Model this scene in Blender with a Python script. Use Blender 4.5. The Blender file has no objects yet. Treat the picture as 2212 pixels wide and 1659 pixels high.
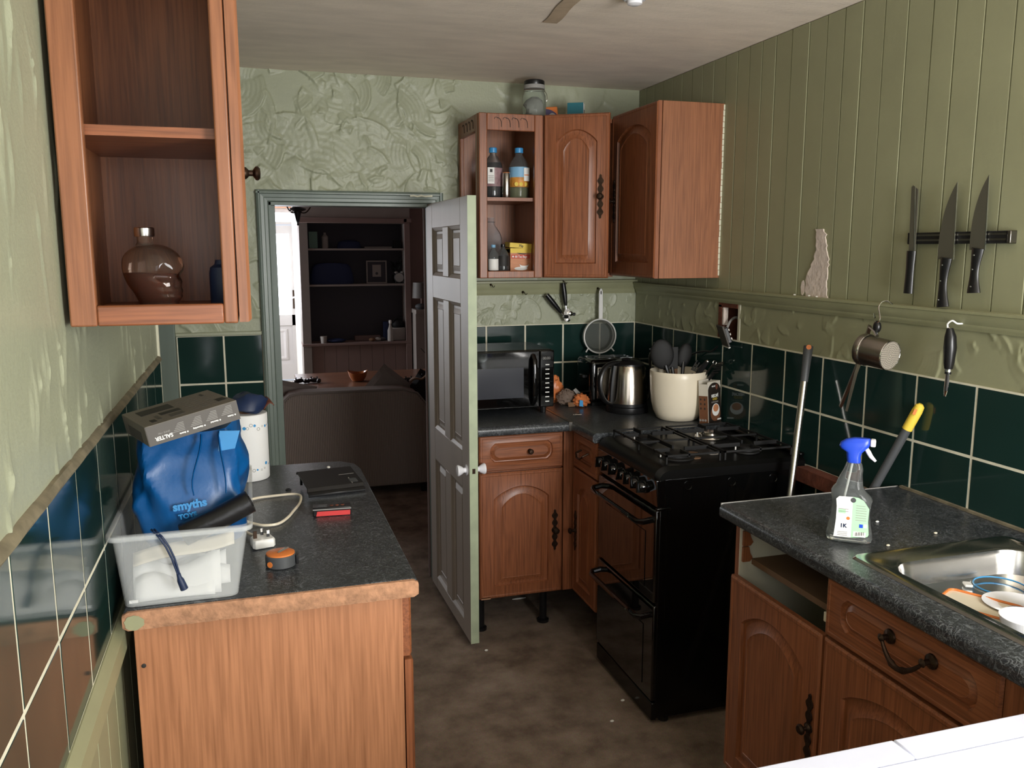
import bpy, math, random
import numpy as np
from mathutils import Matrix, Vector
random.seed(7)
S = bpy.context.scene
COL = S.collection
R = math.radians

# ---------------------------------------------------------------- camera
cam = bpy.data.cameras.new('camera')
cam.sensor_width = 36.0
cam.lens = 1835.72 / 2212 * 36.0
cam.clip_start = 0.02
camo = bpy.data.objects.new('camera', cam)
COL.objects.link(camo)
cr = Vector((0.956146204, -0.292888691, -0.000807483))
cu = Vector((0.04680157, 0.15006281, 0.98756811))
cf = Vector((0.28912636, 0.94429729, -0.15718963))
camo.matrix_world = Matrix(((cr.x, cu.x, -cf.x, 0.0), (cr.y, cu.y, -cf.y, 0.0), (cr.z, cu.z, -cf.z, 1.6), (0, 0, 0, 1)))
S.camera = camo

# ---------------------------------------------------------------- world, lights, exposure
w = bpy.data.worlds.new('overcast_sky')
S.world = w
w.use_nodes = True
w.node_tree.nodes['Background'].inputs[0].default_value = (0.72, 0.82, 1.0, 1)
w.node_tree.nodes['Background'].inputs[1].default_value = 1.0

def area(name, loc, rot, sx, sy, energy, color=(1, 1, 1)):
    l = bpy.data.lights.new(name, 'AREA')
    l.shape = 'RECTANGLE'; l.size = sx; l.size_y = sy; l.energy = energy; l.color = color
    o = bpy.data.objects.new(name, l); COL.objects.link(o)
    o.location = loc; o.rotation_euler = rot
    return o
# daylight coming through the kitchen window in the wall behind the camera
area('window_daylight', (1.4, -0.57, 1.45), (R(90), 0, 0), 0.7, 1.15, 78, (1.0, 0.985, 0.97))
# daylight through the glazed back door behind the camera
area('back_door_daylight', (0.08, -0.57, 1.15), (R(90), 0, 0), 0.66, 1.7, 10, (1.0, 0.985, 0.97))
# daylight coming through the living room window in the left wall
area('living_room_daylight', (-2.12, 8.75, 1.4), (0, R(-90), 0), 1.1, 1.5, 105, (0.92, 0.95, 1.0))
S.view_settings.view_transform = 'Standard'
S.view_settings.look = 'None'
S.view_settings.exposure = 0.1
S.view_settings.gamma = 1.0
S.view_settings.use_curve_mapping = False

# ---------------------------------------------------------------- materials
def lin(c):
    return tuple((x / 12.92 if x <= 0.04045 else ((x + 0.055) / 1.055) ** 2.4) for x in (v / 255 for v in c))
MATS = {}
def newmat(name):
    m = bpy.data.materials.new(name); m.use_nodes = True
    MATS[name] = m
    nt = m.node_tree
    return m, nt, nt.nodes['Principled BSDF']
def mat(name, c, rough=0.5, metal=0.0, var=0.0, scale=8.0, bump=0.0, bscale=60.0, trans=0.0, ior=1.45, emit=None, estr=0.0, coat=0.0, stretch=None, alpha=1.0, spec=0.5, sss=0.0):
    m, nt, p = newmat(name)
    col = lin(c) + (1,)
    p.inputs['Base Color'].default_value = col
    p.inputs['Roughness'].default_value = rough
    p.inputs['Metallic'].default_value = metal
    p.inputs['IOR'].default_value = ior
    p.inputs['Transmission Weight'].default_value = trans
    p.inputs['Coat Weight'].default_value = coat
    p.inputs['Specular IOR Level'].default_value = spec
    p.inputs['Alpha'].default_value = alpha
    if emit is not None:
        p.inputs['Emission Color'].default_value = lin(emit) + (1,)
        p.inputs['Emission Strength'].default_value = estr
    if var or bump:
        tc = nt.nodes.new('ShaderNodeTexCoord')
        mp = nt.nodes.new('ShaderNodeMapping')
        nt.links.new(tc.outputs['Object'], mp.inputs[0])
        if stretch: mp.inputs['Scale'].default_value = stretch
    if var:
        n = nt.nodes.new('ShaderNodeTexNoise'); n.inputs['Scale'].default_value = scale; n.inputs['Detail'].default_value = 6
        nt.links.new(mp.outputs[0], n.inputs[0])
        r = nt.nodes.new('ShaderNodeValToRGB')
        r.color_ramp.elements[0].position = 0.3; r.color_ramp.elements[1].position = 0.7
        r.color_ramp.elements[0].color = tuple(max(0, x * (1 - var)) for x in col[:3]) + (1,)
        r.color_ramp.elements[1].color = tuple(min(1, x * (1 + var)) for x in col[:3]) + (1,)
        nt.links.new(n.outputs['Fac'], r.inputs[0]); nt.links.new(r.outputs[0], p.inputs['Base Color'])
    if bump:
        n2 = nt.nodes.new('ShaderNodeTexNoise'); n2.inputs['Scale'].default_value = bscale; n2.inputs['Detail'].default_value = 5
        nt.links.new(mp.outputs[0], n2.inputs[0])
        b = nt.nodes.new('ShaderNodeBump'); b.inputs['Strength'].default_value = bump; b.inputs['Distance'].default_value = 0.004
        nt.links.new(n2.outputs['Fac'], b.inputs['Height']); nt.links.new(b.outputs[0], p.inputs['Normal'])
    return m
def wood(name, dark, light, axis='z', scale=1.0, rough=0.42, coat=0.15, contrast=1.0):
    m, nt, p = newmat(name)
    p.inputs['Roughness'].default_value = rough; p.inputs['Coat Weight'].default_value = coat; p.inputs['Coat Roughness'].default_value = 0.25
    tc = nt.nodes.new('ShaderNodeTexCoord'); mp = nt.nodes.new('ShaderNodeMapping')
    nt.links.new(tc.outputs['Object'], mp.inputs[0])
    sc = {'z': (14, 14, 0.9), 'x': (0.9, 14, 14), 'y': (14, 0.9, 14)}[axis]
    mp.inputs['Scale'].default_value = tuple(v * scale for v in sc)
    n1 = nt.nodes.new('ShaderNodeTexNoise'); n1.inputs['Scale'].default_value = 1.0; n1.inputs['Detail'].default_value = 3; n1.inputs['Distortion'].default_value = 0.6
    nt.links.new(mp.outputs[0], n1.inputs[0])
    mp2 = nt.nodes.new('ShaderNodeMapping'); nt.links.new(tc.outputs['Object'], mp2.inputs[0])
    mp2.inputs['Scale'].default_value = tuple(v * scale for v in {'z': (160, 160, 5), 'x': (5, 160, 160), 'y': (160, 5, 160)}[axis])
    n2 = nt.nodes.new('ShaderNodeTexNoise'); n2.inputs['Scale'].default_value = 1.0; n2.inputs['Detail'].default_value = 4
    nt.links.new(mp2.outputs[0], n2.inputs[0])
    # cathedral figure: rings from a stretched noise folded into bands
    mu = nt.nodes.new('ShaderNodeMath'); mu.operation = 'MULTIPLY'; mu.inputs[1].default_value = 9.0
    nt.links.new(n1.outputs['Fac'], mu.inputs[0])
    fr = nt.nodes.new('ShaderNodeMath'); fr.operation = 'PINGPONG'; fr.inputs[1].default_value = 0.5
    nt.links.new(mu.outputs[0], fr.inputs[0])
    ad = nt.nodes.new('ShaderNodeMath'); ad.operation = 'MULTIPLY_ADD'; ad.inputs[1].default_value = 0.34
    nt.links.new(fr.outputs[0], ad.inputs[0])
    nt.links.new(n2.outputs['Fac'], ad.inputs[2])
    r = nt.nodes.new('ShaderNodeValToRGB')
    r.color_ramp.elements[0].position = 0.32; r.color_ramp.elements[1].position = 0.74
    r.color_ramp.elements[0].color = lin(dark) + (1,); r.color_ramp.elements[1].color = lin(light) + (1,)
    nt.links.new(ad.outputs[0], r.inputs[0]); nt.links.new(r.outputs[0], p.inputs['Base Color'])
    b = nt.nodes.new('ShaderNodeBump'); b.inputs['Strength'].default_value = 0.12; b.inputs['Distance'].default_value = 0.002
    nt.links.new(n2.outputs['Fac'], b.inputs['Height']); nt.links.new(b.outputs[0], p.inputs['Normal'])
    return m
def laminate(name, base=(42, 45, 48), line=(140, 146, 150), rough=0.33):
    m, nt, p = newmat(name)
    p.inputs['Roughness'].default_value = rough
    tc = nt.nodes.new('ShaderNodeTexCoord')
    out = None
    for k, sc in enumerate((26.0, 41.0)):
        n = nt.nodes.new('ShaderNodeTexNoise'); n.inputs['Scale'].default_value = sc; n.inputs['Detail'].default_value = 2.5; n.inputs['Distortion'].default_value = 2.2 + k
        nt.links.new(tc.outputs['Object'], n.inputs[0])
        r = nt.nodes.new('ShaderNodeValToRGB'); e = r.color_ramp.elements
        e[0].position = 0.478; e[0].color = (0, 0, 0, 1); e[1].position = 0.5; e[1].color = (1, 1, 1, 1)
        e2 = e.new(0.522); e2.color = (0, 0, 0, 1)
        nt.links.new(n.outputs['Fac'], r.inputs[0])
        if out is None: out = r.outputs[0]
        else:
            mx = nt.nodes.new('ShaderNodeMath'); mx.operation = 'MAXIMUM'
            nt.links.new(out, mx.inputs[0]); nt.links.new(r.outputs[0], mx.inputs[1]); out = mx.outputs[0]
    n3 = nt.nodes.new('ShaderNodeTexNoise'); n3.inputs['Scale'].default_value = 9; n3.inputs['Detail'].default_value = 5
    nt.links.new(tc.outputs['Object'], n3.inputs[0])
    mm = nt.nodes.new('ShaderNodeMath'); mm.operation = 'MULTIPLY'
    nt.links.new(out, mm.inputs[0]); nt.links.new(n3.outputs['Fac'], mm.inputs[1])
    mix = nt.nodes.new('ShaderNodeMix'); mix.data_type = 'RGBA'
    mix.inputs[6].default_value = lin(base) + (1,); mix.inputs[7].default_value = lin(line) + (1,)
    nt.links.new(mm.outputs[0], mix.inputs[0]); nt.links.new(mix.outputs[2], p.inputs['Base Color'])
    return m
def plaster(name, c, rough=0.45, wear=None):
    m = mat(name, c, rough, var=0.1, scale=5.0, bump=0.25, bscale=90.0)
    return m
def carpet(name):
    m, nt, p = newmat(name)
    p.inputs['Roughness'].default_value = 0.95; p.inputs['Specular IOR Level'].default_value = 0.1
    tc = nt.nodes.new('ShaderNodeTexCoord')
    n = nt.nodes.new('ShaderNodeTexNoise'); n.inputs['Scale'].default_value = 6.5; n.inputs['Detail'].default_value = 8; n.inputs['Roughness'].default_value = 0.62
    f = nt.nodes.new('ShaderNodeTexNoise'); f.inputs['Scale'].default_value = 220; f.inputs['Detail'].default_value = 3
    for q in (n, f): nt.links.new(tc.outputs['Object'], q.inputs[0])
    r = nt.nodes.new('ShaderNodeValToRGB'); e = r.color_ramp.elements
    e[0].position = 0.36; e[0].color = lin((128, 111, 97)) + (1,)
    e[1].position = 0.66; e[1].color = lin((176, 158, 141)) + (1,)
    e2 = e.new(0.5); e2.color = lin((154, 136, 120)) + (1,)
    nt.links.new(n.outputs['Fac'], r.inputs[0])
    mx = nt.nodes.new('ShaderNodeMix'); mx.data_type = 'RGBA'; mx.blend_type = 'MULTIPLY'; mx.inputs[0].default_value = 0.55
    nt.links.new(r.outputs[0], mx.inputs[6]); nt.links.new(f.outputs['Color'], mx.inputs[7])
    nt.links.new(mx.outputs[2], p.inputs['Base Color'])
    b = nt.nodes.new('ShaderNodeBump'); b.inputs['Strength'].default_value = 0.5; b.inputs['Distance'].default_value = 0.004
    nt.links.new(f.outputs['Fac'], b.inputs['Height']); nt.links.new(b.outputs[0], p.inputs['Normal'])
    return m

mat('wall_green', (163, 167, 143), 0.4, var=0.05, scale=4, bump=0.25, bscale=110)
mat('board_green', (152, 153, 122), 0.42, var=0.05, scale=5, bump=0.06, bscale=90)
mat('groove_cream', (222, 226, 186), 0.6)
mat('trim_green', (152, 153, 120), 0.4, var=0.05, scale=10)
mat('casing_green', (108, 120, 111), 0.35, var=0.1, scale=14, stretch=(1, 1, 0.2))
mat('ceiling_paint', (240, 227, 212), 0.9, var=0.07, scale=5, bump=0.35, bscale=70, stretch=(1, 3, 1))
mat('ceiling_patch', (186, 166, 142), 0.9, var=0.12, scale=20)
mat('grout', (224, 220, 198), 0.8, var=0.12, scale=20)
mat('dirty_caulk', (120, 112, 92), 0.8, var=0.3, scale=30)
mat('tile_green', (28, 51, 47), 0.08, var=0.12, scale=3, bump=0.02, bscale=14)
mat('bare_plaster', (218, 204, 194), 0.9, var=0.1, scale=30, bump=0.8, bscale=60)
mat('white_paint', (232, 230, 222), 0.45, var=0.03)
mat('cream_paint', (214, 212, 190), 0.5)
mat('door_face', (162, 150, 138), 0.5, var=0.06, scale=6, stretch=(1, 1, 0.15))
mat('door_edge', (176, 188, 158), 0.5, var=0.1, scale=18)
mat('brick_red', (104, 58, 42), 0.9, var=0.3, scale=30, bump=0.6)
mat('dark_void', (10, 9, 8), 0.95)
mat('living_wall', (132, 112, 106), 0.8, var=0.05, scale=4)
mat('living_trim', (140, 132, 126), 0.6, var=0.05)
mat('living_blue', (74, 74, 80), 0.8)
mat('peach', (214, 158, 128), 0.6)
carpet('carpet')
wood('oak', (108, 62, 37), (148, 89, 56), 'z', 1.3)
wood('oak_x', (108, 62, 37), (148, 89, 56), 'x', 1.3)
wood('oak_y', (108, 62, 37), (148, 89, 56), 'y', 1.3)
wood('oak_light', (150, 98, 64), (182, 124, 86), 'z', 1.0, rough=0.5)
wood('oak_inside', (108, 64, 38), (142, 88, 53), 'z', 1.3)
wood('oak_mid', (120, 75, 49), (150, 97, 65), 'z', 1.1)
laminate('worktop')
mat('chipboard', (172, 128, 98), 0.9, var=0.28, scale=60, bump=0.5, bscale=150)
mat('carcass_white', (196, 190, 172), 0.6, var=0.06)
mat('hardboard', (112, 84, 60), 0.85, var=0.1)
mat('antique_brass', (64, 50, 40), 0.42, 0.9, var=0.3, scale=80)
mat('steel', (196, 192, 186), 0.24, 1.0, var=0.05, scale=30, stretch=(1, 1, 30))
mat('sink_steel', (176, 174, 170), 0.22, 1.0, var=0.08, scale=12, bump=0.03, bscale=60)
mat('steel_dark', (120, 116, 110), 0.3, 1.0)
mat('blade', (112, 110, 98), 0.42, 0.6)
mat('chrome', (220, 220, 220), 0.08, 1.0)
mat('black_gloss', (8, 8, 8), 0.06, coat=0.3)
mat('hob_black', (8, 8, 8), 0.38, spec=0.25)
mat('black_enamel', (9, 9, 9), 0.14)
mat('black_glass', (10, 9, 8), 0.03, coat=0.6)
mat('black_plastic', (22, 22, 23), 0.3)
mat('black_matt', (15, 15, 15), 0.65)
mat('grey_plastic', (72, 74, 76), 0.45)
mat('white_plastic', (226, 226, 222), 0.35)
mat('cream_plastic', (226, 216, 194), 0.32)
mat('white_gloss', (244, 245, 250), 0.18)
mat('appliance_white', (214, 218, 236), 0.25)
mat('paper', (238, 238, 236), 0.8, bump=0.15, bscale=150)
mat('print_dark', (44, 42, 40), 0.6)
mat('print_white', (236, 236, 232), 0.6)
mat('print_grey', (150, 148, 144), 0.6)
mat('carton_grey', (118, 112, 104), 0.6, var=0.05)
mat('carton_dark', (86, 82, 78), 0.6)
mat('blue_cap', (64, 148, 206), 0.35)
mat('blue_plastic', (34, 72, 196), 0.3)
mat('navy', (26, 42, 74), 0.5)
mat('orange', (214, 122, 58), 0.4)
mat('red_print', (206, 62, 62), 0.45)
mat('yellow', (226, 196, 72), 0.5)
mat('clear', (226, 232, 232), 0.04, trans=0.94, ior=1.22)
mat('clear_thin', (236, 238, 238), 0.08, trans=1.0, ior=1.03)
mat('glass', (250, 250, 250), 0.02, trans=1.0, ior=1.3)
mat('jar_glass', (214, 222, 216), 0.05, trans=0.9, ior=1.15)
mat('amber', (122, 52, 22), 0.05, trans=0.6, ior=1.2)
mat('skull_glass', (214, 190, 172), 0.03, trans=0.95, ior=1.3)
mat('frosted_plastic', (232, 236, 236), 0.35, alpha=0.24)
mat('bag_blue', (8, 84, 146), 0.36, trans=0.15, bump=0.5, bscale=20)
mat('bag_print', (48, 132, 192), 0.3)
mat('bag_dark', (14, 44, 96), 0.25)
mat('bin_liner', (26, 25, 26), 0.34, bump=0.5, bscale=30)

# ---------------------------------------------------------------- mesh helpers
OFF = {}
class B:
    def __init__(s):
        s.v = []; s.f = []
    def n(s): return len(s.v)
    def box(s, x0, y0, z0, x1, y1, z1):
        a = len(s.v)
        s.v += [(x0,y0,z0),(x1,y0,z0),(x1,y1,z0),(x0,y1,z0),(x0,y0,z1),(x1,y0,z1),(x1,y1,z1),(x0,y1,z1)]
        s.f += [tuple(a+i for i in q) for q in ((3,2,1,0),(4,5,6,7),(0,1,5,4),(1,2,6,5),(2,3,7,6),(3,0,4,7))]
        return s
    def prism(s, pts, axis, a, b):
        n = len(pts); o = len(s.v)
        def mk(p, t):
            return (t, p[0], p[1]) if axis == 'x' else ((p[0], t, p[1]) if axis == 'y' else (p[0], p[1], t))
        s.v += [mk(p, a) for p in pts] + [mk(p, b) for p in pts]
        s.f += [tuple(o+i for i in range(n))[::-1], tuple(o+n+i for i in range(n))]
        s.f += [(o+i, o+(i+1) % n, o+n+(i+1) % n, o+n+i) for i in range(n)]
        return s
    def loops(s, L, close=True, cap0=True, cap1=True):
        o = len(s.v); n = len(L[0])
        for l in L: s.v += [tuple(p) for p in l]
        for k in range(len(L)-1):
            for i in range(n if close else n-1):
                j = (i+1) % n
                s.f.append((o+k*n+i, o+k*n+j, o+(k+1)*n+j, o+(k+1)*n+i))
        if cap0: s.f.append(tuple(o+i for i in range(n))[::-1])
        if cap1: s.f.append(tuple(o+(len(L)-1)*n+i for i in range(n)))
        return s
    def lathe(s, prof, c=(0,0,0), seg=24, axis='z', cap0=True, cap1=True, sx=1.0, sy=1.0):
        L = []
        for r, h in prof:
            l = []
            for i in range(seg):
                a = 2*math.pi*i/seg
                x, y = max(r, 1e-5)*math.cos(a)*sx, max(r, 1e-5)*math.sin(a)*sy
                p = (x, y, h) if axis == 'z' else ((h, x, y) if axis == 'x' else (y, h, x))
                l.append((p[0]+c[0], p[1]+c[1], p[2]+c[2]))
            L.append(l)
        return s.loops(L, True, cap0, cap1)
    def tube(s, path, r, seg=8, caps=True, flat=1.0):
        P = [Vector(p) for p in path]; n = len(P)
        rr = r if isinstance(r, (list, tuple)) else [r]*n
        T = [(P[min(i+1, n-1)]-P[max(i-1, 0)]).normalized() for i in range(n)]
        ref = Vector((0, 0, 1)) if abs(T[0].z) < 0.9 else Vector((1, 0, 0))
        N = T[0].cross(ref).normalized(); L = []
        for i in range(n):
            N = (N - T[i]*N.dot(T[i])).normalized(); Bn = T[i].cross(N)
            L.append([tuple(P[i] + N*(math.cos(2*math.pi*k/seg)*rr[i]) + Bn*(math.sin(2*math.pi*k/seg)*rr[i]*flat)) for k in range(seg)])
        return s.loops(L, True, caps, caps)
    def ell(s, c, r, seg=16, rings=10):
        if not isinstance(r, (list, tuple)): r = (r, r, r)
        L = []
        for k in range(rings+1):
            t = -math.pi/2 + math.pi*k/rings
            L.append([(c[0]+r[0]*math.cos(t)*math.cos(2*math.pi*i/seg)+1e-6*i*0, c[1]+r[1]*math.cos(t)*math.sin(2*math.pi*i/seg), c[2]+r[2]*math.sin(t)) for i in range(seg)])
        L[0] = [(p[0]*0+c[0]+1e-4*math.cos(i), c[1]+1e-4*math.sin(i), c[2]-r[2]) for i, p in enumerate(L[0])]
        L[-1] = [(c[0]+1e-4*math.cos(i), c[1]+1e-4*math.sin(i), c[2]+r[2]) for i in range(seg)]
        return s.loops(L, True, True, True)
    def grid(s, fn, nu, nv):
        o = len(s.v)
        for j in range(nv+1):
            for i in range(nu+1): s.v.append(tuple(fn(i/nu, j/nv)))
        for j in range(nv):
            for i in range(nu):
                a = o+j*(nu+1)+i
                s.f.append((a, a+1, a+nu+2, a+nu+1))
        return s
    def xf(s, M, start=0):
        s.v[start:] = [tuple(M @ Vector(p)) for p in s.v[start:]]
        return s
    def mesh(s, name, m, smooth=False, off=(0,0,0), angle=35):
        me = bpy.data.meshes.new(name)
        me.from_pydata([(x-off[0], y-off[1], z-off[2]) for x, y, z in s.v], [], s.f)
        me.update()
        if m: me.materials.append(MATS[m])
        if smooth:
            me.polygons.foreach_set('use_smooth', [True]*len(me.polygons))
            me.set_sharp_from_angle(angle=R(angle))
        return me
    def make(s, name, m, parent=None, smooth=False, bevel=0.0, seg=2, label=None, kind=None, off=None, solid=0.0, sub=0):
        if off is None: off = OFF.get(parent, (0,0,0)) if parent else (0,0,0)
        o = bpy.data.objects.new(name, s.mesh(name, m, smooth or bevel > 0 or sub > 0, off))
        COL.objects.link(o)
        if parent:
            o.parent = parent; OFF[o] = off
        if label: o['label'] = label
        if kind: o['kind'] = kind
        if solid:
            q = o.modifiers.new('solidify', 'SOLIDIFY'); q.thickness = solid; q.offset = 0
        if sub:
            q = o.modifiers.new('subdivision', 'SUBSURF'); q.levels = sub; q.render_levels = sub
        if bevel:
            q = o.modifiers.new('bevel', 'BEVEL'); q.width = bevel; q.segments = seg; q.limit_method = 'ANGLE'; q.angle_limit = R(40)
        return o
    def solo(s, name, m, label, cat, group=None, kind=None, **k):
        xs = [p[0] for p in s.v]; ys = [p[1] for p in s.v]; zs = [p[2] for p in s.v]
        off = ((min(xs)+max(xs))/2, (min(ys)+max(ys))/2, min(zs))
        o = s.make(name, m, None, off=off, **k)
        o.location = off; OFF[o] = off
        tagit(o, label, cat, group, kind)
        return o
def tagit(o, label=None, cat=None, group=None, kind=None):
    if label: o['label'] = label
    if cat: o['category'] = cat
    if group: o['group'] = group
    if kind: o['kind'] = kind
    return o
def thing(name, label, cat, loc, rot=(0,0,0), world=True, group=None):
    o = bpy.data.objects.new(name, None); COL.objects.link(o)
    o.empty_display_size = 0.05
    o.location = loc; o.rotation_euler = rot
    OFF[o] = tuple(loc) if world else (0,0,0)
    return tagit(o, label, cat, group)
def struct(b, name, m, label=None, **k):
    o = b.make(name, m, None, **k); o['kind'] = 'structure'; OFF[o] = (0,0,0)
    if label: o['label'] = label
    return o
def copies(proto, locs, parent):
    for q in locs:
        c = proto.copy(); COL.objects.link(c); c.location = q; c.parent = parent
        yield c
_dg = None
def text(st, size, m, parent, M, name='lettering', depth=0.0002, align='LEFT', sx=1.0, bold=0.0):
    cu_ = bpy.data.curves.new(name, 'FONT'); cu_.body = st; cu_.size = size; cu_.extrude = depth; cu_.align_x = align; cu_.offset = bold; cu_.resolution_u = 3
    to = bpy.data.objects.new(name, cu_)
    COL.objects.link(to)
    dg = bpy.context.evaluated_depsgraph_get()
    me = bpy.data.meshes.new_from_object(to.evaluated_get(dg))
    bpy.data.objects.remove(to); bpy.data.curves.remove(cu_)
    MM = M @ Matrix.Diagonal((sx, 1, 1, 1))
    me.transform(Matrix.Translation(Vector([-q for q in OFF.get(parent, (0,0,0))])) @ MM)
    me.materials.clear(); me.materials.append(MATS[m]); me.name = name
    o = bpy.data.objects.new(name, me); COL.objects.link(o); o.parent = parent
    OFF[o] = OFF.get(parent, (0,0,0))
    return o
FACE_Y = Matrix.Rotation(R(90), 4, 'X')          # text plane facing -Y
T3 = lambda x, y, z: Matrix.Translation((x, y, z))
RZ = lambda a: Matrix.Rotation(R(a), 4, 'Z')
RX = lambda a: Matrix.Rotation(R(a), 4, 'X')
RY = lambda a: Matrix.Rotation(R(a), 4, 'Y')
# local frame of a cabinet front: x to the viewer's right, y into the cabinet, z up
def front_minus_y(x, y, z): return T3(x, y, z)
def front_minus_x(x, y, z): return T3(x, y, z) @ RZ(-90)
def front_plus_x(x, y, z): return T3(x, y, z) @ RZ(90)

def arch_loop(w, h, mx, mb, mt, rise, ins, y, k=(5, 6, 14, 6)):
    x0, x1, z0 = mx+ins, w-mx-ins, mb+ins
    top = h-mt-ins; sp = top-rise if rise > 0 else top
    L = []
    for i in range(k[0]): L.append((x0+(x1-x0)*i/k[0], y, z0))
    for i in range(k[1]): L.append((x1, y, z0+(sp-z0)*i/k[1]))
    for i in range(k[2]):
        t = i/k[2]; x = x1+(x0-x1)*t
        L.append((x, y, sp+rise*math.sin(math.pi*t)**0.8))
    for i in range(k[3]): L.append((x0, y, sp+(z0-sp)*i/k[3]))
    return L
def panel_front(b, M, w, h, t=0.019, mx=0.055, mb=0.055, mt=0.05, rise=0.045):
    o = b.n(); k = 1.0 if rise > 0 else 0.55
    def A(ins, y):
        L = arch_loop(w, h, mx, mb, mt, rise, ins*k, y)
        if rise > 0: return L
        # drawer field with rounded ends
        zm, hh = (mb+h-mt)/2, (h-mt-mb)/2-ins*k; out = []
        for x, y_, z in L:
            q = min(1.0, abs(z-zm)/max(hh, 1e-4)); e = 0.02*q**3
            out.append((x+(e if x < w/2 else -e)*max(0.0, (abs(x-w/2)/(w/2-mx-ins*k)))**6, y_, z))
        return out
    Rc = lambda i, y: arch_loop(w, h, i, i, i, 0, 0, y)
    b.loops([Rc(0, t), Rc(0, 0.005), Rc(0.005, 0.0), Rc(0.012, 0.0), Rc(0.014, 0.0015), A(-0.002, 0.0015), A(0, 0.001), A(0.004, 0.0095), A(0.011, 0.0105), A(0.034, 0.001), A(0.036, 0.0026), A(0.042, 0.0026)])
    return b.xf(M, o)
def open_frame(b, M, w, h, t, mx, mb, mt):
    o = b.n()
    b.box(0, 0, 0, mx, t, h).box(w-mx, 0, 0, w, t, h).box(mx, 0, 0, w-mx, t, mb).box(mx, 0, h-mt, w-mx, t, h)
    return b.xf(M, o)
def ornate_plate(M, hgt):
    b = B(); n = 40; L = []
    for i in range(n+1):
        t = i/n; s = abs(2*t-1)
        wd = 0.0035 + 0.011*(1-s)**0.6*abs(math.cos(s*9.0)) + 0.0045*math.exp(-((s-0.72)/0.1)**2)
        if i in (0, n): wd = 0.0004
        L.append((wd, (t-0.5)*hgt))
    pts = [(a, z) for a, z in L] + [(-a, z) for a, z in L[::-1]]
    o = b.n(); b.prism(pts, 'y', -0.003, 0.0)
    return b.xf(M, o)
def knob_mesh(M, r=0.013, d=0.028):
    b = B(); b.lathe([(r*0.85, 0), (r*0.8, -0.003), (r*0.42, -0.008), (r*0.4, -d*0.5), (r*0.95, -d*0.68), (r, -d*0.82), (r*0.7, -d*0.97), (r*0.05, -d)], seg=16, axis='y')
    return b.xf(M)

def artex(wd, hg, res, seed, n, smin=0.05, smax=0.17, amp=0.005):
    rs = np.random.RandomState(seed)
    nx, nz = int(wd/res)+1, int(hg/res)+1
    X, Z = np.meshgrid(np.linspace(0, wd, nx), np.linspace(0, hg, nz))
    H = np.zeros_like(X)
    for i in range(n):
        cx, cz = rs.uniform(-0.05, wd+0.05), rs.uniform(-0.05, hg+0.05)
        rad = rs.uniform(smin, smax); wid = rad*rs.uniform(0.35, 0.8); a0 = rs.uniform(-math.pi, math.pi); da = rs.uniform(0.5, 1.7)
        i0, i1 = np.searchsorted(X[0], [cx-rad, cx+rad]); j0, j1 = np.searchsorted(Z[:, 0], [cz-rad, cz+rad])
        if i1 <= i0 or j1 <= j0: continue
        x = X[j0:j1, i0:i1]-cx; z = Z[j0:j1, i0:i1]-cz
        r = np.hypot(x, z); an = (np.arctan2(z, x)-a0) % (2*math.pi)
        t = (r-(rad-wid))/wid; u = an/da
        mk = (t > 0) & (t < 1) & (u < 1)
        sgn = 1 if rs.rand() < 0.6 else -1
        tt = t if sgn > 0 else 1-t
        new = amp*(0.15+0.85*tt**2.2)*(0.35+0.65*np.sin(np.clip(u, 0, 1)*math.pi)**0.5) + amp*0.05*np.sin(t*rs.uniform(18, 40))
        sub = H[j0:j1, i0:i1]
        sub[mk] = sub[mk]*0.35+new[mk]*0.9
    # soften a little
    for _ in range(1):
        H[1:-1, 1:-1] = (H[1:-1, 1:-1]*2+H[:-2, 1:-1]+H[2:, 1:-1]+H[1:-1, :-2]+H[1:-1, 2:])/6
    return H
def streaks(wd, hg, res, seed, n, amp=0.004):
    rs = np.random.RandomState(seed)
    nx, nz = int(wd/res)+1, int(hg/res)+1
    X, Z = np.meshgrid(np.linspace(0, wd, nx), np.linspace(0, hg, nz))
    H = np.zeros_like(X)
    for i in range(n):
        cx, cz = rs.uniform(0, wd), rs.uniform(0, hg); ln = rs.uniform(0.02, 0.08); wv = rs.uniform(0.004, 0.02); sl = rs.uniform(-0.3, 0.3); cv = rs.uniform(-4, 4)
        dz = (Z-cz)/ln; dx = (X-cx-sl*(Z-cz)-cv*(Z-cz)**2)
        q = np.where(dx < 0, dx/(wv*0.22), dx/wv)
        H += amp*rs.uniform(0.4, 1.0)*np.exp(-q**2-dz**2*1.5)
    return np.minimum(H, amp*1.6)
def relief(b, H, wd, hg, M):
    nz, nx = H.shape; o = b.n()
    xs = np.linspace(0, wd, nx); zs = np.linspace(0, hg, nz)
    b.v += [(float(xs[i]), -float(H[j, i]), float(zs[j])) for j in range(nz) for i in range(nx)]
    b.f += [(o+j*nx+i, o+j*nx+i+1, o+(j+1)*nx+i+1, o+(j+1)*nx+i) for j in range(nz-1) for i in range(nx-1)]
    return b.xf(M, o)

XL, XR, YB, ZC = -0.292, 1.797, 3.807, 2.335

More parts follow.
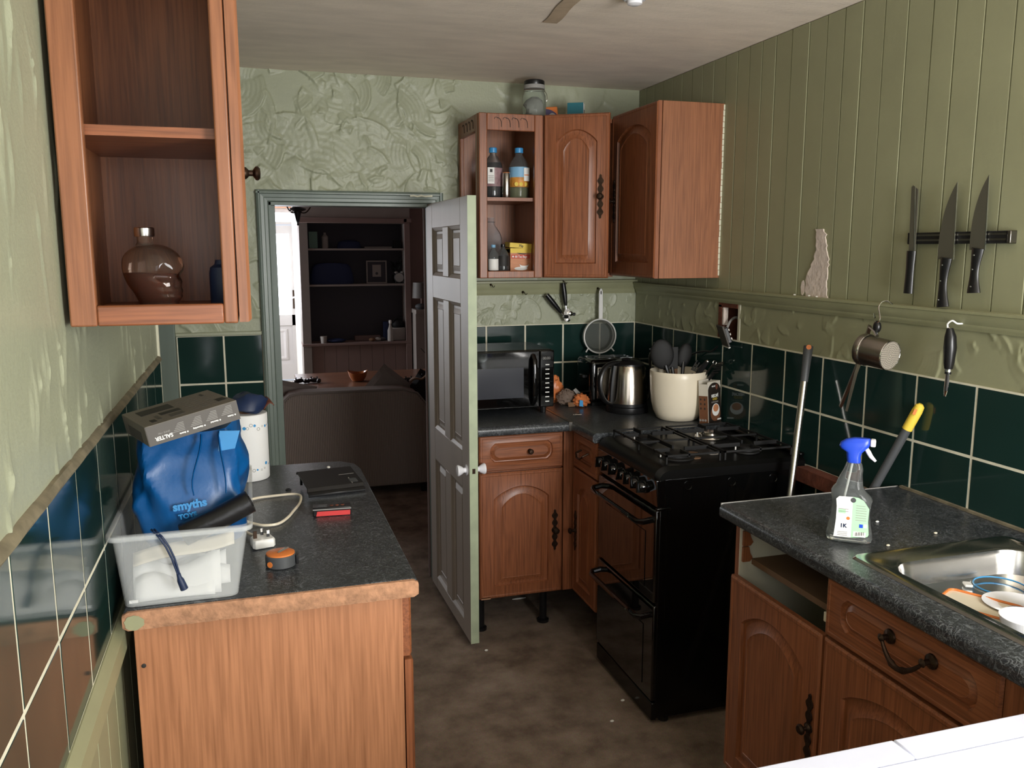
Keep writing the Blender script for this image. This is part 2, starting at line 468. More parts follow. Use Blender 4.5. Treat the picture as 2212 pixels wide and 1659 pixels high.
# ================================================================= SETTING
struct(B().box(-2.2, -1.3, -0.06, 3.2, 10.4, 0.0), 'floor', 'carpet', 'worn stained brown carpet running from kitchen to living room')
ceil = B().box(-2.2, -1.3, ZC, 3.2, YB+0.14, ZC+0.06)
ceiling = struct(ceil, 'ceiling', 'ceiling_paint')
B().grid(lambda u, v: (0.92+0.05*u+0.035*v+0.004*math.sin(9*v), 2.35+0.43*v, ZC-0.0025-0.001*math.sin(3.1*v)), 2, 8).make('plaster_patch', 'ceiling_patch', ceiling, label='brown strip of unpainted plaster')
struct(B().box(-2.2, YB+0.14, 2.45, 3.2, 10.4, 2.5), 'ceiling_living_room', 'living_wall')

# ---- back wall with the doorway
DX0, DX1, DZ = 0.087, 0.8, 1.796
wb = B()
wb.box(-1.1, YB+0.006, 0, DX0, YB+0.14, ZC).box(DX1, YB+0.006, 0, 1.95, YB+0.14, ZC).box(DX0, YB+0.006, DZ, DX1, YB+0.14, ZC)
wall_back = struct(wb, 'wall_back', 'wall_green')
def relief_patch(x0, x1, z0, z1, res, seed, n, **k):
    H = artex(x1-x0, z1-z0, res, seed, n, **k)
    return relief(B(), H, x1-x0, z1-z0, T3(x0, YB+0.004, z0)).make('plaster', 'wall_green', wall_back, smooth=True)
relief_patch(-0.45, 0.95, 1.84, ZC, 0.0034, 3, 230, smax=0.22, amp=0.012)
relief_patch(-0.45, 0.045, 1.25, 1.84, 0.004, 5, 60, amp=0.01)
relief_patch(0.95, XR, 1.455, ZC, 0.006, 8, 70, amp=0.005)
relief_patch(0.82, XR, 1.243, 1.39, 0.0025, 9, 120, smin=0.02, smax=0.09, amp=0.007)
# plaster lip above the tiles beside the door
B().box(-0.31, YB-0.012, 1.236, 0.04, YB+0.004, 1.252).make('plaster_lip', 'wall_green', wall_back, bevel=0.004)
def tile_mesh(wx, wz):
    me = B().box(-wx/2, -0.007, -wz/2, wx/2, 0.004, wz/2).mesh('tile', 'tile_green', True)
    return me
_tcache = {}
def tiles(wall, spots, M_of):
    for (cx, cz, wx, wz) in spots:
        key = (round(wx, 4), round(wz, 4))
        if key not in _tcache: _tcache[key] = tile_mesh(wx, wz)
        o = bpy.data.objects.new('tile', _tcache[key]); COL.objects.link(o)
        o.parent = wall; o.matrix_local = M_of(cx, cz) @ RX(random.uniform(-0.25, 0.25)) @ RZ(random.uniform(-0.25, 0.25))
        q = o.modifiers.new('bevel', 'BEVEL'); q.width = 0.0014; q.segments = 2
def spans(edges, gap):
    return [((a+b)/2, abs(b-a)-gap) for a, b in zip(edges[:-1], edges[1:])]
G = 0.007
sp = []
for cz, hz in spans([1.2465, 1.061, 0.912], G):
    for cx, wx in spans([1.795, 1.611, 1.4208, 1.2306, 1.0404, 0.85], G): sp.append((cx, cz, wx, hz))
for cz, hz in spans([1.237, 1.031, 0.831, 0.631, 0.431], G):
    for cx, wx in spans([-0.306, -0.119, 0.04], G): sp.append((cx, cz, wx, hz))
tiles(wall_back, sp, lambda cx, cz: T3(cx, YB+0.005, cz))
B().box(0.84, YB-0.0012, 0.9, XR, YB+0.007, 1.247).box(-0.306, YB-0.0012, 0.3, 0.04, YB+0.007, 1.238).make('grout', 'grout', wall_back)
# doorway casing
casing_prof = [(0, 0), (0, -0.018), (0.008, -0.024), (0.014, -0.024), (0.017, -0.017), (0.03, -0.015), (0.033, -0.011), (0.045, -0.010), (0.05, 0)]
def casing_strip(horizontal, x, z0, z1, flip=1):
    b = B()
    pts = [(p[0]*flip, p[1]) for p in casing_prof]
    if horizontal:
        b.v = []; L = []
        for xx, dd in ((z0, -1), (z1, 1)):
            L.append([(xx - (0.05-p[0])*dd*-1*0 + (-dd)*(0.05-p[0])*0 + dd*p[0]*0, YB+p[1], x+0.05-p[0]) for p in casing_prof])
        b.loops(L)
    else:
        b.loops([[(x+p[0], YB+p[1], z0) for p in pts], [(x+p[0], YB+p[1], z1) for p in pts]])
    return b
trim_1 = struct(casing_strip(False, 0.04, 0, 1.845), 'trim_1', 'casing_green', 'grey green moulded casing on the left of the doorway')
struct(casing_strip(False, 0.84, 0, 1.845, -1), 'trim_2', 'casing_green')
trim_3 = struct(casing_strip(True, 1.796, 0.04, 0.824), 'trim_3', 'casing_green')
B().grid(lambda u, v: (0.69+0.1*u, YB-0.0265+0.002*v, 1.826+0.007*v+0.002*math.sin(u*15)), 6, 2).make('filler_smear', 'cream_paint', trim_3, solid=0.002)
lin_ = B().box(DX0, YB+0.002, 0, DX0+0.012, YB+0.14, DZ).box(DX1-0.012, YB+0.002, 0, DX1, YB+0.14, DZ).box(DX0, YB+0.002, DZ-0.012, DX1, YB+0.14, DZ).box(DX0+0.012, YB+0.06, 0, DX0+0.03, YB+0.1, DZ-0.01)
struct(lin_, 'trim_4', 'casing_green')
struct(B().box(-0.376, YB-0.02, 0, -0.309, YB+0.006, 2.335), 'trim_5', 'casing_green', 'flat grey green board beside the back wall tiles', bevel=0.004)

# ---- dado rails
def rail(b, axis, a0, a1, face, z0, z1, sgn):
    h = z1-z0
    prof = [(0, 0), (-0.006, 0), (-0.009, 0.12), (-0.012, 0.2), (-0.012, 0.3), (-0.017, 0.42), (-0.022, 0.62), (-0.024, 0.8), (-0.028, 0.84), (-0.028, 0.97), (-0.024, 1.0), (0, 1.0)]
    if axis == 'x': L = [[(t, face+p[0], z0+p[1]*h) for p in prof] for t in (a0, a1)]
    else: L = [[(face+p[0], t, z0+p[1]*h) for p in prof] for t in (a0, a1)]
    return b.loops(L)
trim_6 = struct(rail(B(), 'x', 0.85, XR, YB+0.004, 1.387, 1.453, 1), 'trim_6', 'trim_green', 'green moulded rail under the back wall cabinets', smooth=True)
trim_7 = struct(rail(B(), 'y', YB-0.02, -1.25, XR+0.002, 1.387, 1.441, 1), 'trim_7', 'trim_green', 'long green moulded rail along the boarded wall', smooth=True)

# ---- right wall: boards above the rail, rough plaster band, tiles
HY0, HY1, HZ0, HZ1 = 2.889, 3.028, 1.218, 1.39
wr = B()
X0 = XR+0.006
wr.box(X0, -1.3, HZ1, X0+0.14, YB+0.14, ZC).box(X0, -1.3, 0, X0+0.14, YB+0.14, HZ0).box(X0, -1.3, HZ0, X0+0.14, HY0, HZ1).box(X0, HY1, HZ0, X0+0.14, YB+0.14, HZ1)
wall_right = struct(wr, 'wall_right', 'groove_cream')
gr = [2.955, 2.873, 2.793, 2.71, 2.616, 2.522, 2.431, 2.346, 2.261, 2.169, 2.076, 1.982, 1.899, 1.806, 1.712]
edges = [YB]
y = gr[0]
far = []
while y + 0.087 < YB: y += 0.087; far.append(y)
edges += far[::-1] + gr
y = gr[-1]
while y > -1.2: y -= 0.093; edges.append(y)
for i, (a, b_) in enumerate(zip(edges[:-1], edges[1:])):
    if a-b_ < 0.02: continue
    ww = a-b_-(0.0055 if i % 4 == 1 else 0.0034)
    b = B(); d = 0.0015*random.random()
    b.box(XR-d, (a+b_)/2-ww/2, 1.43, X0+0.001, (a+b_)/2+ww/2, ZC-0.002)
    o = b.make('board', 'board_green', wall_right, bevel=0.0012, seg=1)
# rough plaster band between rail and tiles
def right_relief(y0, y1, z0, z1, res, seed, n, **k):
    H = artex(y0-y1, z1-z0, res, seed, n, **k)
    return relief(B(), H, y0-y1, z1-z0, T3(XR+0.003, y0, z0) @ RZ(-90)).make('plaster', 'board_green', wall_right, smooth=True)
right_relief(YB, HY1, 1.2465, 1.4, 0.0035, 21, 36, smin=0.03, smax=0.1, amp=0.004)
right_relief(HY0-0.018, -0.2, 1.2465, 1.4, 0.0035, 22, 110, smin=0.03, smax=0.11, amp=0.0042)
# socket recess
B().box(XR+0.001, HY0-0.018, HZ0+0.01, X0, HY0, HZ1).make('recess_trim', 'cream_paint', wall_right, bevel=0.002)
rc = B()
rc.box(X0, HY1-0.004, HZ0, X0+0.1, HY1, HZ1).box(X0, HY0, HZ0, X0+0.1, HY0+0.004, HZ1).box(X0, HY0, HZ1-0.01, X0+0.1, HY1, HZ1).box(X0, HY0, HZ0, X0+0.1, HY1, HZ0+0.004)
rc.box(XR-0.001, HY1-0.022, HZ0, X0+0.01, HY1, HZ1-0.012).box(XR-0.001, HY0, HZ1-0.02, X0+0.01, HY1, HZ1)
rc.make('recess_brick', 'brick_red', wall_right)
B().box(XR, HY1-0.04, HZ0+0.08, X0+0.015, HY1-0.026, HZ1-0.02).make('recess_plaster', 'bare_plaster', wall_right, bevel=0.003)
B().box(X0+0.095, HY0, HZ0, X0+0.1, HY1, HZ1).make('recess_back', 'dark_void', wall_right)
# tiles
ye = [2.7758-0.2089*k for k in range(-5, 17)]
ye = [YB-0.002] + [v for v in ye if v < YB-0.05]
sp = []
for cz, hz in spans([1.2465, 1.0558, 0.865, 0.67], G):
    for cy, wy in spans(ye, G):
        if cy < -0.1: continue
        if cz < 0.85 and (cy < 1.9 or cy > 3.0): continue
        sp.append((cy, cz, wy, hz))
tiles(wall_right, sp, lambda cy, cz: T3(XR+0.005, cy, cz) @ RZ(-90))
B().box(XR-0.0012, -0.5, 0.6, XR+0.007, YB, 1.248).make('grout', 'grout', wall_right)
B().box(XR-0.012, -0.5, 0.908, XR+0.003, 1.97, 0.917).make('caulk', 'dirty_caulk', wall_right, bevel=0.003)
# patch of bare plaster where the paint has come off
def blob(M, w_, h_, seed, n=40, prof=None):
    rs = random.Random(seed); pts = []
    for i in range(n):
        a = 2*math.pi*i/n; z = 0.5+0.5*math.sin(a)
        ww = prof(z) if prof else 1
        pts.append((0.5*w_*math.cos(a)*ww*(1+rs.uniform(-.13, .13)), h_*(0.5*math.sin(a))*(1+rs.uniform(-.03, .03))))
    return B().prism(pts, 'y', -0.0022, 0.001).xf(M)
_rg = random.Random(12)
def ragged():
    Lp, Rp = [], []
    for i in range(26):
        t = i/25; z = 1.441+0.222*t
        wl_ = 0.062-0.042*t+0.012*math.sin(7*t); wr_ = 0.052-0.022*t-0.006*math.sin(9*t)
        Lp.append((-wl_+_rg.uniform(-.004, .004), z)); Rp.append((wr_*(1 if t < .95 else .5)+_rg.uniform(-.004, .004), z))
    return B().prism(Lp[::-1]+Rp, 'y', -0.0028, 0.001).xf(T3(XR-0.001, 2.405, 0) @ RZ(-90))
ragged().make('bare_patch', 'bare_plaster', wall_right, label='patch of flaked paint showing pink plaster')
blob(T3(XR-0.001, 2.487, 1.468) @ RZ(-90), 0.018, 0.05, 5).make('bare_patch', 'bare_plaster', wall_right)
# crumbs on the rail under the patch
for yy, zz in ((2.52, 1.443), (2.44, 1.444), (2.40, 1.443)):
    B().ell((XR-0.01, yy, zz), (0.004, 0.006, 0.003), 6, 4).make('plaster_crumb', 'white_paint', wall_right)

# ---- left wall
WLY = 2.93
wl = B().box(XL-0.14, -1.3, 0, XL-0.006, WLY, ZC)
wall_left = struct(wl, 'wall_left', 'wall_green')
H = streaks(WLY+0.4, ZC-1.25, 0.006, 31, 300, 0.0045)+0.5*artex(WLY+0.4, ZC-1.25, 0.006, 32, 60, amp=0.002)[:, :streaks(WLY+0.4, ZC-1.25, 0.006, 31, 1).shape[1]]
relief(B(), H, WLY+0.4, ZC-1.25, T3(XL-0.003, -0.4, 1.25) @ RZ(90)).make('plaster', 'wall_green', wall_left, smooth=True)
lip = B()
n = 70
L = []
for i in range(n+1):
    yy = -0.4+(WLY+0.4)*i/n; j = random.uniform(-0.002, 0.002)
    L.append([(XL-0.006, yy, 1.243+j), (XL+0.006+j, yy, 1.2435+j), (XL+0.009+j, yy, 1.249), (XL+0.003, yy, 1.259-j), (XL-0.006, yy, 1.262)])
lip.loops(L, True)
lip.make('plaster_lip', 'dirty_caulk', wall_left, smooth=True)
ye = [1.298+0.2045*k for k in range(-8, 8)]+[WLY-0.004]
sp = []
for cz, hz in spans([1.246, 1.039, 0.86], G):
    for cy, wy in spans(ye, G): sp.append((cy, cz, wy, hz))
tiles(wall_left, sp, lambda cy, cz: T3(XL-0.003, cy, cz) @ RZ(90))
B().box(XL-0.007, -0.4, 0.855, XL+0.0032, WLY, 1.248).make('grout', 'grout', wall_left)
b = B().prism([(XL-0.006, 0.782), (XL+0.012, 0.79), (XL+0.022, 0.81), (XL+0.02, 0.845), (XL+0.006, 0.862), (XL-0.006, 0.862)], 'y', -1.2, WLY)
struct(b, 'trim_8', 'trim_green', 'dirty bevelled rail below the left wall tiles')
for i in range(38):
    yy = -0.9+0.1*i
    if yy > 2.85: break
    B().box(XL-0.006, yy+0.0015, 0.0, XL+0.004, yy+0.0985, 0.785).make('board', 'board_green', wall_left, bevel=0.0015, seg=1)
struct(B().box(XL-0.008, WLY-0.004, 0.0, XL+0.004, WLY+0.01, ZC), 'trim_9', 'cream_paint', 'cream corner strip at the end of the left wall')
struct(B().box(-1.1, WLY-0.14, 0, XL-0.14, WLY+0.0, ZC), 'wall_recess_front', 'wall_green')
struct(B().box(-1.2, WLY-0.14, 0, -1.1, YB+0.14, ZC), 'wall_recess_side', 'wall_green')
# ---- rear wall behind the camera with its window
wz0, wz1, wx0, wx1, RY_ = 0.93, 2.12, 1.03, 1.77, -0.55
wq = B().box(-0.5, RY_-0.1, 0, -0.27, RY_, ZC).box(0.43, RY_-0.1, 0, wx0, RY_, ZC).box(-0.27, RY_-0.1, 2.02, 0.43, RY_, ZC).box(-0.27, RY_-0.1, 0, 0.43, RY_, 0.28).box(wx1, RY_-0.1, 0, 1.95, RY_, ZC).box(wx0, RY_-0.1, 0, wx1, RY_, wz0).box(wx0, RY_-0.1, wz1, wx1, RY_, ZC)
struct(wq, 'wall_rear', 'wall_green')
win = struct(B().box(wx0, RY_-0.08, wz0, wx0+0.05, RY_-0.03, wz1).box(wx1-0.05, RY_-0.08, wz0, wx1, RY_-0.03, wz1).box(wx0, RY_-0.08, wz0, wx1, RY_-0.03, wz0+0.05).box(wx0, RY_-0.08, wz1-0.05, wx1, RY_-0.03, wz1), 'window_1', 'white_paint')
B().box(wx0-0.05, RY_-0.03, wz0-0.03, wx1+0.05, RY_+0.08, wz0).make('sill', 'white_paint', win)

door_3 = struct(B().box(-0.27, RY_-0.08, 0.0, -0.22, RY_-0.03, 2.02).box(0.38, RY_-0.08, 0.0, 0.43, RY_-0.03, 2.02).box(-0.22, RY_-0.08, 1.95, 0.38, RY_-0.03, 2.02).box(-0.22, RY_-0.08, 0.0, 0.38, RY_-0.03, 0.28), 'door_3', 'white_paint', 'white glazed back door behind the camera')

# ================================================================= KITCHEN DOOR (open into the room)
DW, DH = 0.7, 1.768
door_1 = bpy.data.objects.new('door_1', None); COL.objects.link(door_1)
door_1.location = (0.7705, 3.823, 0.028); door_1.rotation_euler = (0, 0, R(-90+1.0))
tagit(door_1, 'six panel pale painted kitchen door standing open, green edge towards the camera', None, None, 'structure'); OFF[door_1] = (0,0,0)
xs = [0, 0.105, 0.3, 0.395, 0.59, DW]
rows = [(DH-1.71, DH-1.144), (DH-0.995, DH-0.408), (DH-0.31, DH-0.107)]
fb = B()
t = 0.034
fb.box(0, 0, 0, xs[1], t, DH).box(xs[4], 0, 0, DW, t, DH)
zc = 0
for z0, z1 in rows:
    fb.box(xs[1], 0, zc, xs[4], t, z0); fb.box(xs[2], 0, z0, xs[3], t, z1); zc = z1
fb.box(xs[1], 0, zc, xs[4], t, DH)
fb.make('frame', 'door_face', door_1, bevel=0.002, seg=1)
B().box(DW-0.001, 0.0, 0, DW+0.0015, t, DH).make('edge', 'door_edge', door_1, label='pale green painted door edge')
for z0, z1 in rows:
    for x0, x1 in ((xs[1], xs[2]), (xs[3], xs[4])):
        b = B(); rc_ = lambda i, yy: [(x0+i, yy, z0+i), (x1-i, yy, z0+i), (x1-i, yy, z1-i), (x0+i, yy, z1-i)]
        b.loops([rc_(0, 0.03), rc_(0, 0.002), rc_(0.012, 0.009), rc_(0.016, 0.016), rc_(0.026, 0.016), rc_(0.046, 0.009), rc_(0.048, 0.0105)])
        b.make('panel', 'door_face', door_1)
for sy, yy in ((-1, 0.0), (1, t)):
    kb = B(); kb.lathe([(0.022, 0), (0.022, 0.003), (0.011, 0.005), (0.01, 0.014), (0.015, 0.02), (0.0225, 0.034), (0.021, 0.04), (0.01, 0.043), (0.001, 0.0435)], seg=20, axis='y')
    kb.xf(T3(DW-0.037, yy, 0.712) @ (Matrix.Identity(4) if sy > 0 else RZ(180)))
    kb.make('knob', 'white_gloss', door_1, smooth=True, label='white round door knob')
B().box(DW+0.001, 0.005, 0.67, DW+0.0025, 0.029, 0.76).make('latch_plate', 'door_edge', door_1)
B().box(DW+0.002, 0.011, 0.705, DW+0.004, 0.023, 0.725).make('latch', 'antique_brass', door_1)

# ================================================================= BASE UNITS
def add_handle(door, M, hgt=0.17):
    h = ornate_plate(M, hgt).make('handle_plate', 'antique_brass', door)
    knob_mesh(M, 0.013, 0.03).make('handle_knob', 'antique_brass', door, smooth=True)
def carcass(b, x0, x1, y0, y1, z0, z1, open_face=None, t=0.018):
    b.box(x0, y0, z0, x1, y1, z0+t).box(x0, y0, z1-t, x1, y1, z1)
    return b
# -- left base unit
lb = thing('base_cabinet', 'oak effect base cabinet with wide end panel under the left worktop', 'cabinet', (0.0, 2.2, 0))
B().box(-0.252, 1.73, 0.0, 0.282, 1.748, 0.868).make('end_panel', 'oak_light', lb, bevel=0.001, seg=1)
B().box(-0.252, 1.748, 0.1, 0.282, 2.74, 0.868).make('body', 'oak', lb)
B().box(-0.252, 1.7485, 0.0, 0.235, 2.74, 0.1).make('plinth', 'oak', lb)
for y0, wd in ((1.732, 0.5), (2.236, 0.5)):
    d = B(); panel_front(d, front_plus_x(0.304, y0, 0.13), wd, 0.583)
    d = d.make('door', 'oak', lb, smooth=True)
    add_handle(d, front_plus_x(0.304, y0+(0.06 if y0 > 2 else wd-0.06), 0.5))
    d = B(); panel_front(d, front_plus_x(0.301, y0, 0.722), wd, 0.138, mx=0.045, mb=0.035, mt=0.03, rise=0.0)
    d = d.make('drawer', 'oak_y', lb, smooth=True)
    knob_mesh(front_plus_x(0.301, y0+wd/2, 0.79)).make('knob', 'antique_brass', d, smooth=True)
B().lathe([(0.0045, 0), (0.0045, -0.0015), (0.003, -0.002), (0.0005, -0.0021)], (-0.238, 1.73, 0.78), 10, 'y').make('screw_hole', 'print_dark', lb)
wtl = thing('worktop', 'dark laminate worktop with raw chipboard end on the left', 'worktop', (0.0, 2.2, 0.87))
def slab(x0, x1, y0, y1, cut=0.03):
    return [(x0, y0), (x1, y0), (x1, y1-0.12), (x1-0.012, y1-0.05), (x1-0.05, y1-0.008), (x1-0.09, y1), (x0, y1)]
B().prism(slab(-0.264, 0.31, 1.7, 2.778), 'z', 0.872, 0.91).make('laminate', 'worktop', wtl, bevel=0.004)
ce = B(); L = []
n = 60
for i in range(n+1):
    t_ = i/n; x = -0.266+0.577*t_
    j = random.uniform(-0.0012, 0.0012); k2 = random.uniform(-0.001, 0.001)
    rd = 0.006 if i in (0, n) else 0
    L.append([(x, 1.702, 0.871+rd), (x, 1.694+j, 0.8715+rd), (x, 1.692+k2, 0.88+rd*0.5), (x, 1.692+j, 0.902-rd*0.5), (x, 1.695+k2, 0.908-rd), (x, 1.702, 0.909-rd)])
ce.loops(L).make('chipboard_edge', 'chipboard', wtl, smooth=True, label='bare chipboard edge of the cut worktop')
blob(T3(-0.245, 1.6925, 0.888), 0.036, 0.03, 11, n=24).make('paint_smear', 'trim_green', wtl)
# -- back base unit
bb = thing('base_cabinet', 'oak base cabinet with arched door and drawer below the microwave', 'cabinet', (1.01, 3.4, 0))
B().box(0.838, 3.21, 0.175, 1.196, 3.78, 0.872).make('body', 'oak', bb)
d = B(); panel_front(d, front_minus_y(0.84, 3.19, 0.178), 0.356, 0.531, mx=0.06, mb=0.05, mt=0.06, rise=0.05); d = d.make('door', 'oak', bb, smooth=True)
add_handle(d, T3(1.162, 3.19, 0.448), 0.175)
d = B(); panel_front(d, front_minus_y(0.84, 3.19, 0.716), 0.356, 0.147, mx=0.045, mb=0.035, mt=0.032, rise=0.0); d = d.make('drawer', 'oak_x', bb, smooth=True)
knob_mesh(T3(1.052, 3.19, 0.791), 0.011, 0.024).make('knob', 'antique_brass', d, smooth=True)
for px in (0.87, 1.15):
    B().lathe([(0.026, 0), (0.026, 0.012), (0.016, 0.016), (0.016, 0.17), (0.022, 0.178), (0.022, 0.186)], (px, 3.3, 0), 14).make('foot', 'black_plastic', bb, smooth=True)
B().box(0.845, 3.19, 0.178, 0.885, 3.22, 0.186).make('bracket', 'chipboard', bb)
# -- corner base unit on the right
cb = thing('base_cabinet', 'narrow oak corner base cabinet between the cooker and the back unit', 'cabinet', (1.5, 3.1, 0))
B().box(1.249, 2.915, 0.18, 1.78, 3.78, 0.872).make('body', 'oak', cb)
B().box(1.2, 3.194, 0.178, 1.249, 3.23, 0.872).make('corner_post', 'oak', cb)
d = B(); panel_front(d, front_minus_x(1.229, 3.163, 0.19), 0.245, 0.527, mx=0.05, mb=0.05, mt=0.06, rise=0.04); d = d.make('door', 'oak', cb, smooth=True)
add_handle(d, front_minus_x(1.229, 3.128, 0.458), 0.17)
d = B(); panel_front(d, front_minus_x(1.229, 3.163, 0.724), 0.245, 0.145, mx=0.04, mb=0.035, mt=0.032, rise=0.0); d = d.make('drawer', 'oak_y', cb, smooth=True)
g = B(); g.tube([(1.229, 3.07, 0.81), (1.205, 3.07, 0.80), (1.2, 3.05, 0.785), (1.2, 3.02, 0.785), (1.205, 3.0, 0.80), (1.229, 3.0, 0.81)], 0.004, 6); g.make('handle', 'antique_brass', d, smooth=True)
# worktops in the corner
def rolled(x0, x1, y0, y1, edge):
    # rounded front edge profile, edge in 'y0' or 'x0'
    b = B(); z0, z1 = 0.872, 0.91; r = 0.016; P = []
    for k in range(7):
        a = math.pi/2*k/6
        P.append((r-r*math.sin(a), z1-r+r*math.cos(a)))
    for k in range(5):
        a = math.pi/2*k/4
        P.append((r-r*math.cos(a)*1.0, z0+r-r*math.sin(a)) if 0 else (r*0.6-r*0.6*math.cos(a), z0+r*0.6-r*0.6*math.sin(a)))
    if edge == 'y0':
        pts = [(y0+p[0], p[1]) for p in P] + [(y1, z0), (y1, z1)]
        b.prism(pts, 'x', x0, x1)
    else:
        pts = [(x0+p[0], p[1]) for p in P] + [(x1, z0), (x1, z1)]
        b.prism(pts, 'y', y0, y1)
    return b
rolled(0.822, 1.203, 3.136, YB-0.002, 'y0').solo('worktop', 'worktop', 'short dark laminate worktop under the microwave', 'worktop', smooth=True)
rolled(1.211, XR-0.002, 2.912, YB-0.002, 'x0').solo('worktop', 'worktop', 'dark laminate corner worktop holding the kettle and cream tub', 'worktop', smooth=True)
B().box(1.2, 3.134, 0.874, 1.214, YB-0.004, 0.9115).solo('joint_strip', 'steel_dark', 'metal strip covering the join between the corner worktops', 'joint strip', bevel=0.001)
# -- sink units on the right
XS = 1.225
s1 = thing('base_cabinet', 'oak base cabinet with missing drawer beside the cooker', 'cabinet', (1.5, 1.76, 0))
b = B()
b.box(XS+0.022, 1.948, 0.12, 1.78, 1.966, 0.872)
b.make('outer_side', 'oak', s1)
B().box(XS+0.022, 1.944, 0.12, 1.78, 1.948, 0.872).make('far_side', 'carcass_white', s1)
B().box(XS+0.022, 1.556, 0.12, 1.78, 1.574, 0.872).make('near_side', 'carcass_white', s1)
B().box(XS+0.03, 1.574, 0.12, 1.78, 1.944, 0.138).make('bottom', 'carcass_white', s1)
B().box(1.76, 1.574, 0.138, 1.78, 1.944, 0.872).make('back', 'carcass_white', s1)
B().box(XS+0.06, 1.574, 0.742, 1.76, 1.944, 0.758).make('shelf', 'hardboard', s1)
d = B(); panel_front(d, front_minus_x(XS, 1.952, 0.15), 0.392, 0.566, mx=0.06, mb=0.055, mt=0.06, rise=0.055); d = d.make('door', 'oak', s1, smooth=True)
add_handle(d, front_minus_x(XS, 1.585, 0.47), 0.175)
for zz in (0.765, 0.81):
    B().prism([(XS+0.028, zz-0.012), (XS+0.05, zz-0.012), (XS+0.058, zz-0.002), (XS+0.05, zz+0.012), (XS+0.046, zz+0.03), (XS+0.028, zz+0.03)], 'y', 1.936, 1.944).make('runner_bracket', 'oak', s1)
B().box(XS+0.024, 1.566, 0.755, XS+0.04, 1.5745, 0.868).make('rail_post', 'steel_dark', s1)
B().box(XS+0.022, 1.574, 0.738, XS+0.036, 1.584, 0.762).make('runner_end', 'cream_plastic', s1, bevel=0.002)
s2 = thing('base_cabinet', 'oak sink base cabinet with drop handle drawer front', 'cabinet', (1.5, 1.2, 0))
B().box(XS+0.022, 1.022, 0.12, 1.78, 1.552, 0.76).make('body', 'oak', s2)
B().box(XS+0.022, 1.022, 0.76, XS+0.04, 1.552, 0.872).make('top_rail', 'oak', s2)
d = B(); panel_front(d, front_minus_x(XS, 1.551, 0.724), 0.478, 0.14, mx=0.05, mb=0.033, mt=0.03, rise=0.0); d = d.make('drawer', 'oak_y', s2, smooth=True)
for yy in (1.345, 1.232):
    B().lathe([(0.016, 0), (0.015, -0.004), (0.006, -0.008), (0.006, -0.02), (0.009, -0.024), (0.001, -0.03)], (0, 0, 0), 14, 'y').xf(front_minus_x(XS, yy, 0.812)).make('handle_rose', 'antique_brass', d, smooth=True)
g = B(); pts = [(XS-0.022-0.008*math.sin(math.pi*i/14), 1.345-0.113*i/14, 0.812-0.038*math.sin(math.pi*i/14)**0.8) for i in range(15)]
g.tube(pts, [0.0035+0.0025*math.sin(math.pi*i/14)+(0.0018 if i in (5, 9) else 0) for i in range(15)], 8)
g.make('drop_handle', 'antique_brass', d, smooth=True)
d = B(); panel_front(d, front_minus_x(XS, 1.551, 0.15), 0.478, 0.566, mx=0.07, mb=0.055, mt=0.06, rise=0.055); d = d.make('door', 'oak', s2, smooth=True)
add_handle(d, front_minus_x(XS, 1.12, 0.47), 0.17)
B().box(XS+0.004, 1.025, 0.15, XS+0.022, 1.07, 0.866).make('filler_strip', 'oak', s2)
s3 = thing('base_cabinet', 'oak base cabinet end with a torn front edge behind the white appliance', 'cabinet', (1.5, 0.6, 0))
B().box(XS+0.012, 0.2, 0.12, 1.78, 1.018, 0.75).make('body', 'oak', s3)
B().box(XS-0.012, 0.96, 0.6, XS+0.004, 1.018, 0.857).make('front_edge', 'oak_light', s3, bevel=0.002)
B().box(XS-0.014, 0.99, 0.85, XS+0.004, 1.018, 0.862).make('torn_edge', 'chipboard', s3)
# worktop with a cut-out for the sink
SX0, SX1, SY0, SY1 = 1.272, 1.72, 1.02, 1.533
wts = thing('worktop', 'dark laminate worktop around the steel sink', 'worktop', (1.5, 1.0, 0.872))
r0 = 1.2
b = rolled(r0, SX0+0.012, -0.6, 1.98, 'x0')
b.box(SX0+0.012, SY1-0.012, 0.872, XR-0.003, 1.98, 0.91).box(SX0+0.012, -0.6, 0.872, XR-0.003, SY0+0.012, 0.91).box(SX1-0.012, SY0+0.012, 0.872, XR-0.003, SY1-0.012, 0.91)
b.make('laminate', 'worktop', wts, smooth=True)
B().box(r0+0.006, 1.9805, 0.876, XR-0.004, 1.984, 0.9115).make('edge_strip', 'print_grey', wts, label='pale metal end strip')

# ================================================================= WALL CABINETS
LC = 1.534
lw = thing('wall_cabinet', 'tall oak wall cabinet with unglazed end opening on the left wall', 'cabinet', (-0.14, 1.73, 1.474))
for q in ((-0.284, -0.243), (-0.045, -0.022)): B().box(q[0], LC, 1.474, q[1], LC+0.02, 2.2).make('end_stile', 'oak_mid', lw, bevel=0.003)
for q in ((1.474, 1.508), (2.16, 2.2)): B().box(-0.243, LC, q[0], -0.045, LC+0.02, q[1]).make('end_rail', 'oak_x', lw, bevel=0.003)
FY = 1.94
B().box(-0.284, FY-0.016, 1.474, -0.022, FY, 2.2).make('far_panel', 'oak_inside', lw)
B().box(-0.284, LC+0.02, 1.474, -0.276, FY-0.016, 2.2).make('back_panel', 'oak_inside', lw)
B().box(-0.276, LC+0.02, 1.476, -0.022, FY-0.016, 1.492).make('bottom_panel', 'oak_inside', lw)
B().box(-0.276, LC+0.02, 2.184, -0.022, FY-0.016, 2.2).make('top_panel', 'oak_inside', lw)
B().box(-0.276, LC+0.03, 1.783, -0.036, FY-0.016, 1.8).make('shelf', 'oak_x', lw)
